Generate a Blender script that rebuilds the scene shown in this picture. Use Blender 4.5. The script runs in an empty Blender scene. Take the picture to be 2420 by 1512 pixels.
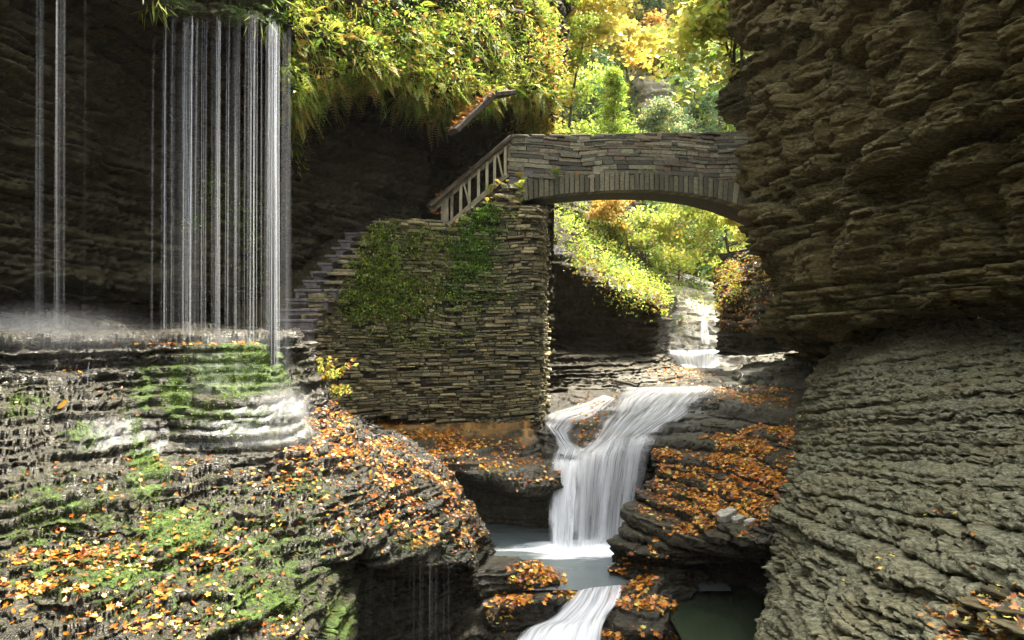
import bpy, math, random
import numpy as np
from mathutils import Vector

R = math.radians
scene = bpy.context.scene
COL = scene.collection
random.seed(7)
rng = np.random.default_rng(7)

# ------------------------------------------------------------------ camera, sky, sun, exposure
FPX = 1700.0                       # focal length, in units of a 2420 px wide picture
cam_d = bpy.data.cameras.new('camera'); cam = bpy.data.objects.new('camera', cam_d); COL.objects.link(cam)
cam_d.sensor_width = 36; cam_d.lens = FPX / 2420 * 36; cam_d.clip_end = 1000; cam_d.clip_start = 0.05
cam.location = (0, 0, 0); cam.rotation_euler = (R(90), 0, 0)
scene.camera = cam

SUN_EL, SUN_AZ = 64.0, 42.0         # azimuth measured from +Y (up the gorge) towards +X
world = bpy.data.worlds.new('World'); scene.world = world; world.use_nodes = True
wn = world.node_tree; bg = wn.nodes['Background']
sky = wn.nodes.new('ShaderNodeTexSky'); sky.sky_type = 'NISHITA'; sky.sun_disc = False
sky.sun_elevation = R(SUN_EL); sky.sun_rotation = R(SUN_AZ); sky.dust_density = 4.0; sky.ozone_density = 0.6
hs = wn.nodes.new('ShaderNodeHueSaturation'); hs.inputs['Saturation'].default_value = .12      # thin bright cloud: a nearly white sky
wn.links.new(sky.outputs[0], hs.inputs['Color']); wn.links.new(hs.outputs[0], bg.inputs[0]); bg.inputs[1].default_value = 0.11
sd = bpy.data.lights.new('sun', 'SUN'); sd.energy = 2.4; sd.angle = R(12); sd.color = (1, .90, .72)
so = bpy.data.objects.new('sun', sd); COL.objects.link(so)
sdir = Vector((math.sin(R(SUN_AZ)) * math.cos(R(SUN_EL)), math.cos(R(SUN_AZ)) * math.cos(R(SUN_EL)), math.sin(R(SUN_EL))))
so.rotation_euler = (-sdir).to_track_quat('-Z', 'Y').to_euler(); so.location = (0, 5, 30)
vs = scene.view_settings; vs.view_transform = 'Standard'; vs.look = 'None'; vs.exposure = 3.25; vs.gamma = 1; vs.use_curve_mapping = False
scene.render.engine = 'CYCLES'

# ------------------------------------------------------------------ helpers
def W(u, v, d):
    """world point seen at u, v of the 2420x1512 photograph, d metres up the gorge"""
    return np.array([(u - 1210) / FPX * d, d, (756 - v) / FPX * d])
def UV(P):
    P = np.asarray(P); d = np.maximum(P[..., 1], .01)
    return P[..., 0] / d * FPX + 1210, 756 - P[..., 2] / d * FPX

def hsh(*a):
    h = np.zeros(np.broadcast(*a).shape, np.uint64) + np.uint64(1469598103)
    for i, x in enumerate(a):
        xi = np.asarray(x).astype(np.int64).astype(np.uint64)
        h = (h ^ (xi + np.uint64(0x9E3779B9 + i * 7919))) * np.uint64(0x5bd1e995)
        h = h & np.uint64(0xFFFFFFFFFFFF); h = h ^ (h >> np.uint64(15))
    h = (h * np.uint64(0x27d4eb2d)) & np.uint64(0xFFFFFFFFFFFF); h = h ^ (h >> np.uint64(13))
    return (h & np.uint64(0xFFFFF)).astype(np.float64) / 0xFFFFF
def noise(x, y, z, s=0):
    xi, yi, zi = np.floor(x), np.floor(y), np.floor(z)
    xf, yf, zf = x - xi, y - yi, z - zi
    f = lambda t: t * t * (3 - 2 * t)
    a, b, c = f(xf), f(yf), f(zf)
    h = lambda i, j, k: hsh(xi + i, yi + j, zi + k, np.zeros_like(xi) + s)
    x00 = h(0,0,0) * (1-a) + h(1,0,0) * a; x10 = h(0,1,0) * (1-a) + h(1,1,0) * a
    x01 = h(0,0,1) * (1-a) + h(1,0,1) * a; x11 = h(0,1,1) * (1-a) + h(1,1,1) * a
    return ((x00 * (1-b) + x10 * b) * (1-c) + (x01 * (1-b) + x11 * b) * c) * 2 - 1
def fbm(P, f, o=4, s=0, sz=1.0):
    t = 0; a = .5
    for i in range(o):
        t = t + a * noise(P[..., 0] * f + i * 3.7, P[..., 1] * f + i * 9.1, P[..., 2] * f * sz + i * 5.3, s + i); f *= 2.03; a *= .5
    return t
def sstep(a, b, x):
    t = np.clip((x - a) / (b - a), 0, 1); return t * t * (3 - 2 * t)

def tag(o, label=None, cat=None, group=None, kind=None):
    if label: o['label'] = label
    if cat: o['category'] = cat
    if group: o['group'] = group
    if kind: o['kind'] = kind
    return o
def empty(name, loc, rz=0):
    o = bpy.data.objects.new(name, None); COL.objects.link(o); o.location = tuple(float(q) for q in loc); o.rotation_euler = (0, 0, rz); o.empty_display_size = .2
    return o
def mesh_data(name, V, Q=None, T=None, mat=None, col=None, msk=None, uv=None, smooth=False):
    V = np.asarray(V, np.float32).reshape(-1, 3)
    Q = np.zeros((0, 4), np.int32) if Q is None else np.asarray(Q, np.int32).reshape(-1, 4)
    T = np.zeros((0, 3), np.int32) if T is None else np.asarray(T, np.int32).reshape(-1, 3)
    m = bpy.data.meshes.new(name)
    m.vertices.add(len(V)); m.vertices.foreach_set('co', V.ravel())
    nl = Q.size + T.size; m.loops.add(nl)
    li = np.concatenate([Q.ravel(), T.ravel()]).astype(np.int32); m.loops.foreach_set('vertex_index', li)
    npoly = len(Q) + len(T); m.polygons.add(npoly)
    ls = np.concatenate([np.arange(len(Q)) * 4, Q.size + np.arange(len(T)) * 3]).astype(np.int32)
    m.polygons.foreach_set('loop_start', ls)
    m.polygons.foreach_set('use_smooth', np.full(npoly, smooth))
    m.update(calc_edges=True)
    if col is not None:
        a = m.color_attributes.new('Col', 'FLOAT_COLOR', 'POINT')
        c = np.ones((len(V), 4), np.float32); c[:, :3] = col; a.data.foreach_set('color', c.ravel())
    if msk is not None:
        a = m.color_attributes.new('Msk', 'FLOAT_COLOR', 'POINT')
        c = np.ones((len(V), 4), np.float32); c[:, :3] = msk; a.data.foreach_set('color', c.ravel())
    if uv is not None:
        l = m.uv_layers.new(name='UVMap'); l.data.foreach_set('uv', np.asarray(uv, np.float32)[li].ravel())
    if mat: m.materials.append(mat)
    return m
def mesh_obj(name, V, Q=None, T=None, mat=None, parent=None, **k):
    V = np.asarray(V, float).reshape(-1, 3)
    if parent is not None and len(V): V = V - np.array(parent.location)       # parent empties carry no rotation here
    o = bpy.data.objects.new(name, mesh_data(name, V, Q, T, mat, **k)); COL.objects.link(o)
    if parent is not None: o.parent = parent
    return o

# ------------------------------------------------------------------ materials
def newmat(name):
    m = bpy.data.materials.new(name); m.use_nodes = True; nt = m.node_tree; nt.nodes.clear()
    out = nt.nodes.new('ShaderNodeOutputMaterial'); return m, nt, out
class NB:
    def __init__(s, nt): s.nt = nt
    def n(s, t, **k):
        nd = s.nt.nodes.new(t)
        for a, b in k.items():
            setattr(nd, a, b)
        return nd
    def l(s, a, b): s.nt.links.new(a, b)
    def mix(s, f, a, b, bt='MIX'):
        nd = s.n('ShaderNodeMix', data_type='RGBA', blend_type=bt)
        for i, x in ((0, f), (6, a), (7, b)):
            if isinstance(x, (int, float)): nd.inputs[i].default_value = x
            elif isinstance(x, tuple): nd.inputs[i].default_value = (*x, 1)
            else: s.l(x, nd.inputs[i])
        return nd.outputs[2]
    def math(s, op, a, b=0.0, clamp=False):
        nd = s.n('ShaderNodeMath', operation=op, use_clamp=clamp)
        for i, x in ((0, a), (1, b)):
            if isinstance(x, (int, float)): nd.inputs[i].default_value = x
            else: s.l(x, nd.inputs[i])
        return nd.outputs[0]
    def noise(s, scale, detail=5, sz=(1, 1, 1), src=None, rough=.6):
        if src is None:
            src = s.n('ShaderNodeNewGeometry').outputs['Position']
        mp = s.n('ShaderNodeMapping'); mp.inputs['Scale'].default_value = sz; s.l(src, mp.inputs[0])
        t = s.n('ShaderNodeTexNoise'); t.inputs['Scale'].default_value = scale; t.inputs['Detail'].default_value = detail; t.inputs['Roughness'].default_value = rough
        s.l(mp.outputs[0], t.inputs[0]); return t.outputs[0]
    def ramp(s, f, stops):
        r = s.n('ShaderNodeValToRGB'); e = r.color_ramp.elements
        while len(e) < len(stops): e.new(.5)
        for q, (p, c) in zip(e, stops):
            q.position = p; q.color = (c, c, c, 1) if isinstance(c, (int, float)) else (*c, 1)
        s.l(f, r.inputs[0]); return r.outputs[0]

def rock_mat(name, dark, mid, light, rough=.75, bump=.5, wetr=.16, moss1=(.022, .045, .008), moss2=(.085, .14, .018), stain=(.72, .40, .12), thin=14):
    m, nt, out = newmat(name); b = NB(nt)
    st = b.noise(2.2, 6, (1, 1, 9)); fine = b.noise(thin, 8, (1, 1, 3.5)); big = b.noise(.9, 4, (1, 1, 2))
    c = b.mix(b.ramp(st, [(.32, 0), (.68, 1)]), dark, mid)
    c = b.mix(b.ramp(fine, [(.45, 0), (.72, 1)]), c, light)
    c = b.mix(b.math('MULTIPLY', b.ramp(big, [(.4, 0), (.7, 1)]), .45), c, tuple(x * y for x, y in zip(mid, (1.1, .92, .65))))
    at = b.n('ShaderNodeAttribute', attribute_name='Msk'); sp = b.n('ShaderNodeSeparateColor'); b.l(at.outputs[0], sp.inputs[0])
    mn = b.noise(9, 6)
    sf = b.math('MULTIPLY', sp.outputs[2], b.ramp(b.noise(5, 5, (1, 1, .4)), [(.35, 0), (.6, 1)]))
    c = b.mix(sf, c, stain)
    mf = b.ramp(b.math('ADD', sp.outputs[0], b.math('MULTIPLY', b.math('SUBTRACT', mn, .5), 1.1)), [(.27, 0), (.45, 1)])
    mc = b.mix(b.ramp(b.noise(30, 5), [(.35, 0), (.65, 1)]), moss1, moss2)
    c = b.mix(mf, c, mc)
    wet = b.math('MULTIPLY', sp.outputs[1], b.math('SUBTRACT', 1.0, b.math('MULTIPLY', mf, .7)))
    c = b.mix(b.math('MULTIPLY', wet, .55), c, (0.012, 0.012, 0.010))
    rg = b.math('ADD', b.math('MULTIPLY', wet, wetr - rough), rough, clamp=True)
    rg = b.math('ADD', rg, b.math('MULTIPLY', b.math('SUBTRACT', fine, .5), .25), clamp=True)
    p = b.n('ShaderNodeBsdfPrincipled'); b.l(c, p.inputs['Base Color']); b.l(rg, p.inputs['Roughness'])
    b.l(b.math('ADD', b.math('MULTIPLY', wet, .34), .2), p.inputs['Specular IOR Level'])
    h = b.math('ADD', b.math('MULTIPLY', fine, 1.0), b.math('MULTIPLY', b.noise(60, 4), .5))
    h = b.math('ADD', h, b.math('MULTIPLY', mn, b.math('MULTIPLY', mf, 1.2)))
    bp = b.n('ShaderNodeBump'); bp.inputs['Strength'].default_value = bump; bp.inputs['Distance'].default_value = .035; b.l(h, bp.inputs['Height']); b.l(bp.outputs[0], p.inputs['Normal'])
    b.l(p.outputs[0], out.inputs[0]); return m
M = {}
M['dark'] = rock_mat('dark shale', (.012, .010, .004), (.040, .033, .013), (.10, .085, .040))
M['ledge'] = rock_mat('wet ledge shale', (.010, .009, .005), (.038, .034, .018), (.11, .098, .056), rough=.6, wetr=.17, bump=1.0)
M['right'] = rock_mat('grey green shale', (.045, .044, .026), (.145, .142, .086), (.30, .295, .19), rough=.85, bump=.9, thin=20)
M['cliff'] = rock_mat('olive shale', (.020, .016, .006), (.072, .060, .020), (.20, .17, .075), rough=.85, bump=.7)
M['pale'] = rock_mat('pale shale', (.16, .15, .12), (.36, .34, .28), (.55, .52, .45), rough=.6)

def leaf_mat(name, trans=.45, rough=.45):
    m, nt, out = newmat(name); b = NB(nt)
    at = b.n('ShaderNodeAttribute', attribute_name='Col')
    c = b.mix(b.math('MULTIPLY', b.noise(25, 3), .5), at.outputs[0], b.mix(1.0, at.outputs[0], (.55, .5, .4), 'MULTIPLY'))
    p = b.n('ShaderNodeBsdfPrincipled'); b.l(c, p.inputs['Base Color']); p.inputs['Roughness'].default_value = rough; p.inputs['Specular IOR Level'].default_value = .35
    t = b.n('ShaderNodeBsdfTranslucent'); b.l(c, t.inputs[0])
    mx = b.n('ShaderNodeMixShader'); mx.inputs[0].default_value = trans; b.l(p.outputs[0], mx.inputs[1]); b.l(t.outputs[0], mx.inputs[2])
    b.l(mx.outputs[0], out.inputs[0]); return m
M['leaf'] = leaf_mat('living leaves', .5)
M['fallen'] = leaf_mat('fallen leaves', .2, .35)
M['moss'] = leaf_mat('moss tufts', .3, .8)

def simple(name, c1, c2, scale=8, rough=.8, sz=(1, 1, 1), bump=.3, spec=.3, col=False):
    m, nt, out = newmat(name); b = NB(nt)
    n1 = b.noise(scale, 7, sz); c = b.mix(b.ramp(n1, [(.35, 0), (.65, 1)]), c1, c2)
    if col:
        at = b.n('ShaderNodeAttribute', attribute_name='Col'); c = b.mix(1.0, c, at.outputs[0], 'MULTIPLY')
    p = b.n('ShaderNodeBsdfPrincipled'); b.l(c, p.inputs['Base Color']); p.inputs['Roughness'].default_value = rough; p.inputs['Specular IOR Level'].default_value = spec
    bp = b.n('ShaderNodeBump'); bp.inputs['Strength'].default_value = bump; bp.inputs['Distance'].default_value = .02
    b.l(b.math('ADD', n1, b.math('MULTIPLY', b.noise(scale * 7, 4, sz), .5)), bp.inputs['Height']); b.l(bp.outputs[0], p.inputs['Normal'])
    b.l(p.outputs[0], out.inputs[0]); return m
M['bark'] = simple('bark', (.03, .024, .018), (.10, .08, .055), 12, sz=(1, 1, .25))
M['wood'] = simple('weathered wood', (.10, .085, .055), (.30, .27, .17), 6, sz=(1, 1, .5), rough=.7)
M['woodpale'] = simple('pale weathered wood', (.22, .20, .12), (.45, .41, .27), 6, sz=(1, 1, .5), rough=.7)
M['wooddark'] = simple('dark wet wood', (.03, .026, .02), (.10, .085, .06), 6, rough=.35, spec=.5)
M['stone'] = simple('wall stone', (.40, .37, .28), (1.0, .95, .78), 16, sz=(1, 1, 3), bump=.6, col=True)
M['mortar'] = simple('dark joint', (.02, .018, .013), (.06, .05, .035), 12)
M['step'] = simple('slate step', (.05, .042, .042), (.13, .11, .105), 10, rough=.5, spec=.5)

def water_sheet(name, dens, sx, seed=0, base=(.92, .94, .97), edge=0.12, lo=.35, hi=.7, mn=0.0):
    """silky falling water: streaks run down the sheet's own UV"""
    m, nt, out = newmat(name); b = NB(nt)
    uv = b.n('ShaderNodeUVMap').outputs[0]
    s1 = b.noise(1.0, 4, (sx, .55, 1), src=uv, rough=.65); s2 = b.noise(1.0, 3, (sx * 3.3, .9, 1), src=uv, rough=.6)
    f = b.math('ADD', b.math('MULTIPLY', s1, .6), b.math('MULTIPLY', s2, .4))
    a = b.ramp(f, [(lo, mn), (hi, 1)])
    at = b.n('ShaderNodeAttribute', attribute_name='Col'); sp = b.n('ShaderNodeSeparateColor'); b.l(at.outputs[0], sp.inputs[0])
    a = b.math('MULTIPLY', a, dens)
    fade = sp.outputs[0]
    a = b.math('MULTIPLY', a, fade, clamp=True)
    a = b.math('ADD', a, b.math('MULTIPLY', sp.outputs[1], .9), clamp=True)
    d = b.n('ShaderNodeBsdfPrincipled'); d.inputs['Base Color'].default_value = (*base, 1); d.inputs['Roughness'].default_value = .4
    tl = b.n('ShaderNodeBsdfTranslucent'); tl.inputs[0].default_value = (*base, 1)
    mx = b.n('ShaderNodeMixShader'); mx.inputs[0].default_value = .4; b.l(d.outputs[0], mx.inputs[1]); b.l(tl.outputs[0], mx.inputs[2])
    tr = b.n('ShaderNodeBsdfTransparent'); m2 = b.n('ShaderNodeMixShader'); b.l(a, m2.inputs[0]); b.l(tr.outputs[0], m2.inputs[1]); b.l(mx.outputs[0], m2.inputs[2])
    b.l(m2.outputs[0], out.inputs[0]); return m
M['falls'] = water_sheet('silky water', 1.0, 26)
M['slide'] = water_sheet('sliding water', .95, 16, lo=.36, hi=.62, mn=.12)

M['film'] = water_sheet('thin film of water', .8, 9, lo=.40, hi=.66)
# ------------------------------------------------------------------ rock sheets
THK = {}
def levels(seed, scale, even=0):
    k = (seed, scale)
    if k not in THK:
        r = np.random.default_rng(seed); t = np.exp(r.normal(-2.35, .55, 1200)) * scale
        if even: t = even * r.uniform(.8, 1.2, 1200)
        THK[k] = np.cumsum(t) - 12 * scale - 10 if not even else np.cumsum(t) - 12
    return THK[k]
SH = {}
def dense(net, step, smooth):
    net = np.array([[W(*p) if len(p) == 3 else np.array(p[:3], float) for p in row] for row in net])   # 4-tuples are world points
    d = np.maximum(net[..., 1], 2.5)
    scr = np.stack([net[..., 0] / d * FPX, net[..., 2] / d * FPX], -1)
    def params(a, ax):
        n = []
        for i in range(a.shape[ax] - 1):
            p, q = np.take(scr, i, ax), np.take(scr, i + 1, ax)
            w = np.linalg.norm(np.take(net, i, ax) - np.take(net, i + 1, ax), axis=-1).max() * FPX / d.mean() * .35
            n.append(int(np.clip(max(np.median(np.linalg.norm(p - q, axis=-1)), w) / step, 3, 260)))
        return np.concatenate([i + np.arange(k) / k for i, k in enumerate(n)] + [[float(len(n))]])
    tr, tc = params(net, 0), params(net, 1)
    def lerp(a, t, ax):
        i = np.minimum(t.astype(int), a.shape[ax] - 2); f = t - i; sh = [1] * a.ndim; sh[ax] = -1; f = f.reshape(sh)
        return np.take(a, i, ax) * (1 - f) + np.take(a, i + 1, ax) * f
    P = lerp(lerp(net, tr, 0), tc, 1)
    for _ in range(smooth):
        for ax in (0, 1):
            a = np.moveaxis(P, ax, 0); k = 3
            pad = np.concatenate([a[:1]] * k + [a] + [a[-1:]] * k)
            c = np.cumsum(np.concatenate([pad[:1] * 0, pad]), 0); s = (c[2 * k + 1:] - c[:-2 * k - 1]) / (2 * k + 1)
            s[0], s[-1] = a[0], a[-1]; P = np.moveaxis(s, 0, ax)
    return P
def normals(P, flip=1):
    N = np.cross(np.gradient(P, axis=0), np.gradient(P, axis=1)) * flip
    return N / np.maximum(np.linalg.norm(N, axis=-1, keepdims=True), 1e-9)
def blobs(P, lst):
    u, v = UV(P); t = np.zeros(u.shape)
    for (cu, cv, ru, rv, a) in lst:
        t = np.maximum(t, a * np.clip(1.35 - np.sqrt(((u - cu) / ru) ** 2 + ((v - cv) / rv) ** 2), 0, 1))
    return t
def sheet(name, net, mat, step=4, smooth=3, flip=1, amp=.12, scale=1.0, seed=1, dip=(0, 0), terr=1.0, block=.7, rough=.03, big=.25,
          moss=(), wet=0.0, wetb=(), stain=(), cat=None, riser=.3, warp=.05, uplim=0.0, lump=0.0, fine=.4, cut=.7, crumb=0.0, soft=1.2, even=0, rz=2.2):
    P = dense(net, step, smooth); N = normals(P, flip)
    if lump: P[..., 2] += lump * fbm(P, 1.5, 4, seed + 60, .6) * np.clip(N[..., 2] * 2, 0, 1)
    D = fbm(P, .55, 3, seed)[..., None] * big * N; P = P + D
    nz = np.clip(N[..., 2], 0, 1) * terr
    Nh = N.copy(); Nh[..., 2] = 0; Nh[..., 1] -= .25; Nh = Nh / np.maximum(np.linalg.norm(Nh, axis=-1, keepdims=True), .25)
    for (sc, am, sd_, wp) in ((scale, amp, seed, warp), (scale * .30, amp * fine, seed + 400, warp * .6)):
        zz = P[..., 2] + dip[0] * P[..., 0] + dip[1] * P[..., 1] + wp * fbm(P, .9 * (1 if sd_ == seed else 2.2), 3, sd_ + 5) + .03 * fbm(P, 5, 3, sd_ + 8)
        L = levels(sd_, sc, even if sd_ == seed else 0); i = np.clip(np.searchsorted(L, zz) - 1, 0, len(L) - 2); t = (zz - L[i]) / (L[i + 1] - L[i]); th = L[i + 1] - L[i]
        ang = .6 if sd_ == seed else .2; kk = 1 if sd_ == seed else 2.4
        s = P[..., 0] * math.cos(ang) + P[..., 1] * math.sin(ang) + .12 * fbm(P, 2, 2, sd_ + 3)
        s2 = P[..., 0] * -math.sin(ang) + P[..., 1] * math.cos(ang)
        bl = (.35 + .6 * hsh(i, i * 0 + sd_)) / kk * max(1, sc * .6)
        cell = np.floor(s / bl + hsh(i, i * 0 + 3) * 9); fr = s / bl + hsh(i, i * 0 + 3) * 9 - cell
        hb = hsh(i, cell, np.floor(s2 * kk / .9)) * 2 - 1
        lay = hsh(i, i * 0 + 11 + sd_) * 2 - 1
        var = noise(P[..., 0] * 1.7 * kk, P[..., 1] * 1.7 * kk, i * 7.31, sd_)
        off = am * (.55 * lay + .5 * var + block * .5 * hb)
        tc = np.abs(2 * t - 1); off = off - am * .45 * tc ** 10 - am * block * .4 * (np.abs(2 * fr - 1) ** 14) - am * cut * np.exp(-(t / .11) ** 2)
        if sd_ == seed: off = off + am * soft * fbm(P, 1.6, 3, seed + 21)
        off = off * (1 - .35 * nz)
        Pn = P + Nh * off[..., None]
        prof = sstep(0, riser, t) * .94 + .06 * t
        Pn[..., 2] += nz * (L[i] + th * prof - zz)
        P = Pn
    f1 = fbm(P, 11, 4, seed + 31, rz); f2 = fbm(P, 4, 3, seed + 37, rz + 1)
    Pn = Pn + N * (rough * f1 + rough * 1.3 * f2)[..., None]
    if crumb:
        bnd = .5 + .9 * noise(P[..., 0] * .6, P[..., 1] * .6, P[..., 2] * 5, seed + 46)
        Pn = Pn + N * (crumb * np.clip(bnd, .1, 1.4) * (1 - 2.6 * np.abs(fbm(P, 7.5, 4, seed + 44, 1.4))) + crumb * .9 * np.floor(2.5 * fbm(P * np.array([1, 1, 3.2]), 1.8, 3, seed + 45)) * .5)[..., None]
    if uplim: Pn[..., 2] = np.minimum(Pn[..., 2], uplim)
    N2 = normals(Pn, flip)
    nr, nc = Pn.shape[:2]; idx = np.arange(nr * nc).reshape(nr, nc)
    q = np.stack([idx[:-1, :-1], idx[:-1, 1:], idx[1:, 1:], idx[1:, :-1]], -1).reshape(-1, 4)
    if flip == -1: q = q[:, ::-1]
    q = q[:, ::-1]
    mk = np.zeros((nr, nc, 3))
    if len(moss): mk[..., 0] = blobs(Pn, moss) * (.75 + .25 * N2[..., 2])
    mk[..., 1] = np.clip(wet + (blobs(Pn, wetb) if len(wetb) else 0), 0, 1) * (.7 + .5 * fbm(P, 2, 3, seed + 50))
    if len(stain): mk[..., 2] = blobs(Pn, stain)
    o = mesh_obj(name, Pn.reshape(-1, 3), q, mat=mat, msk=mk.reshape(-1, 3), smooth=True)
    tag(o, cat, None, None, 'structure')
    SH.setdefault(o.name, (Pn, N2)); return o

def rowsof(cols): return [list(r) for r in zip(*cols)]
def col(u, *vd): return [(u, v, d) for v, d in vd]

# left platform, mossy steps and the wet foreground ledges
moundC = [
 col(-420, (785,9.5),(795,7.0),(900,6.8),(1010,6.4),(1200,5.7),(1400,5.0),(1600,4.5),(1900,3.9)),
 col(0, (785,11),(798,8),(905,7.7),(1010,7.2),(1200,6.3),(1400,5.5),(1600,4.9),(1900,4.3)),
 col(200, (790,11.8),(808,8.6),(910,8.3),(1000,7.8),(1190,6.7),(1400,5.7),(1600,5.1),(1900,4.4)),
 col(400, (798,12.6),(816,9.5),(930,9.2),(1035,8.7),(1190,7.5),(1400,6.1),(1600,5.3),(1900,4.5)),
 col(560, (799,13),(816,10),(930,9.6),(1045,8.8),(1190,7.8),(1400,6.4),(1600,5.6),(1900,4.7)),
 col(690, (801,13.3),(822,10.6),(935,10.1),(1035,9.2),(1190,8.1),(1400,6.9),(1560,6.1),(1900,5.2)),
 [(730,850,12.5),(735,860,11.0),(750,950,10.5),(770,1035,9.8),(780,1180,8.5),(770,1370,7.3),(785,1480,7.0),(800,1900,6.8)],
 [(790,960,12.5),(800,970,11.8),(820,1010,11.0),(835,1060,10.1),(840,1150,9.0),(825,1270,8.1),(830,1310,8.6),(840,1650,8.5)],
 col(900, (1010,12.6),(1025,11.9),(1050,11.0),(1085,10.2),(1180,9.1),(1320,8.2),(1350,9.0),(1650,8.9)),
 col(1000, (1060,12.0),(1075,11.5),(1100,10.8),(1125,10.2),(1210,9.3),(1325,8.6),(1360,9.4),(1650,9.2)),
 col(1085, (1120,11.6),(1140,11.2),(1165,10.8),(1190,10.4),(1245,9.7),(1320,9.2),(1370,9.8),(1650,9.5)),
 [(1150,1250,11.8),(1155,1250,11.4),(1150,1250,11),(1135,1260,10.7),(1120,1300,10.1),(1110,1350,9.8),(1115,1420,10.1),(1120,1700,10)],
 [(1200,1700,13),(1200,1700,12.6),(1190,1700,12.2),(1180,1700,12),(1170,1700,11.4),(1160,1700,11),(1160,1700,10.9),(1160,1800,10.8)],
]
sheet('ledge_terrace', rowsof(moundC), M['ledge'], step=3, smooth=3, amp=.11, scale=.60, seed=3, dip=(.03, -.02), wet=.95, rough=.045, big=.2, riser=.34, lump=.36, block=.35, cut=1.0, fine=.35,
      moss=[(450,1320,900,280,.36),(560,860,130,60,.75),(400,920,110,90,.62),(560,960,150,60,.5),(350,1090,60,110,.8),(420,1250,110,70,.75),(150,1200,160,110,.42),(600,1430,160,80,.5),(250,1340,300,110,.45),
            (60,960,90,50,.4),(720,1150,110,80,.35),(650,1300,160,100,.45),(960,1270,100,50,.3),(330,990,50,60,.7),(800,1470,60,60,.6),(200,1030,90,50,.5)],
      wetb=[(560,1040,260,90,.4),(900,1400,200,160,.3),(300,1040,250,50,.4)])
sheet('mossy_steps', rowsof([
 [(180,803,11.6),(180,809,9.0),(180,900,8.75),(180,985,8.3),(180,1050,7.9),(180,1150,7.5)],
 [(290,804,11.2),(290,811,9.15),(290,900,8.75),(290,985,8.35),(300,1052,8.0),(300,1150,7.4)],
 [(400,806,11.3),(400,815,9.5),(405,900,9.2),(410,985,8.75),(412,1055,8.5),(410,1180,7.8)],
 [(500,806,11.6),(500,814,9.6),(505,900,9.25),(505,985,8.7),(505,1052,8.5),(505,1190,8.2)],
 [(600,806,11.8),(600,815,9.9),(610,900,9.5),(620,985,8.95),(630,1050,8.65),(630,1190,8.4)],
 [(655,808,12),(655,820,10.2),(668,900,9.75),(695,985,9.25),(715,1040,9.0),(720,1170,8.8)],
 [(668,812,12.4),(668,826,10.7),(690,900,10.3),(722,985,9.8),(745,1040,9.5),(760,1140,9.3)],
 [(672,830,13),(680,850,11.5),(700,920,11.2),(730,1000,10.8),(750,1060,10.3),(755,1110,10.3)]]),
 M['ledge'], step=2.6, smooth=2, amp=.085, scale=1.0, even=.12, seed=4, dip=(.02,0), wet=.8, rough=.03, big=.10, riser=.42, cut=.8, fine=.35, warp=.07, block=1.3, lump=.08,
 moss=[(570,870,130,70,1.0),(560,990,180,50,.45),(420,930,50,100,.6),(340,900,50,110,.55)], wetb=[(600,1030,160,40,.4)])
# alcove wall behind the curtain of water
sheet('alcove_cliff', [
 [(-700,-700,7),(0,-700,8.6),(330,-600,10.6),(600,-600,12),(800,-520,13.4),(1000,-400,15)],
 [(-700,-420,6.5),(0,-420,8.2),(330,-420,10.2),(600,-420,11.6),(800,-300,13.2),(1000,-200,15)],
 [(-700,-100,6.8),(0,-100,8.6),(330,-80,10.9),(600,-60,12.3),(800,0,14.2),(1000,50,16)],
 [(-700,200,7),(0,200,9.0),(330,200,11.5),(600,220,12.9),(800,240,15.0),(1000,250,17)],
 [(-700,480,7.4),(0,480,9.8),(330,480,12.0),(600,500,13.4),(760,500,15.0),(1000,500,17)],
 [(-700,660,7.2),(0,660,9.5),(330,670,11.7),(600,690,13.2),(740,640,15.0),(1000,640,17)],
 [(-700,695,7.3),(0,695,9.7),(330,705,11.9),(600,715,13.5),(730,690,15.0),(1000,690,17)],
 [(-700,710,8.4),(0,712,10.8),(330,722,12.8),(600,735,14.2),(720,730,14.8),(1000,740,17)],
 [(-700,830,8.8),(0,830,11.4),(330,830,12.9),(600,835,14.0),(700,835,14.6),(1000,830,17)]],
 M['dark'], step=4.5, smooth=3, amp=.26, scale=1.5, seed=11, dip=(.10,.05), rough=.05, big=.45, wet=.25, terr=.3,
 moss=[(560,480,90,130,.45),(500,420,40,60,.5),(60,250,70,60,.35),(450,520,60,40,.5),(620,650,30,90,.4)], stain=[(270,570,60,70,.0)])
sheet('rubble_slope', [
 [(520,560,15.5),(640,520,16.5),(760,440,17.2),(880,400,17.8)],
 [(540,700,13.9),(650,640,14.7),(760,560,15.8),(860,480,17)],
 [(560,790,12.6),(645,745,12.75),(722,672,13.6),(800,575,15.0)],
 [(570,830,12.4),(650,800,12.5),(730,740,13.4),(810,640,14.8)]],
 M['dark'], step=4, smooth=1, amp=.10, scale=.8, seed=19, rough=.06, big=.15, terr=.5, wet=.1)
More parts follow.
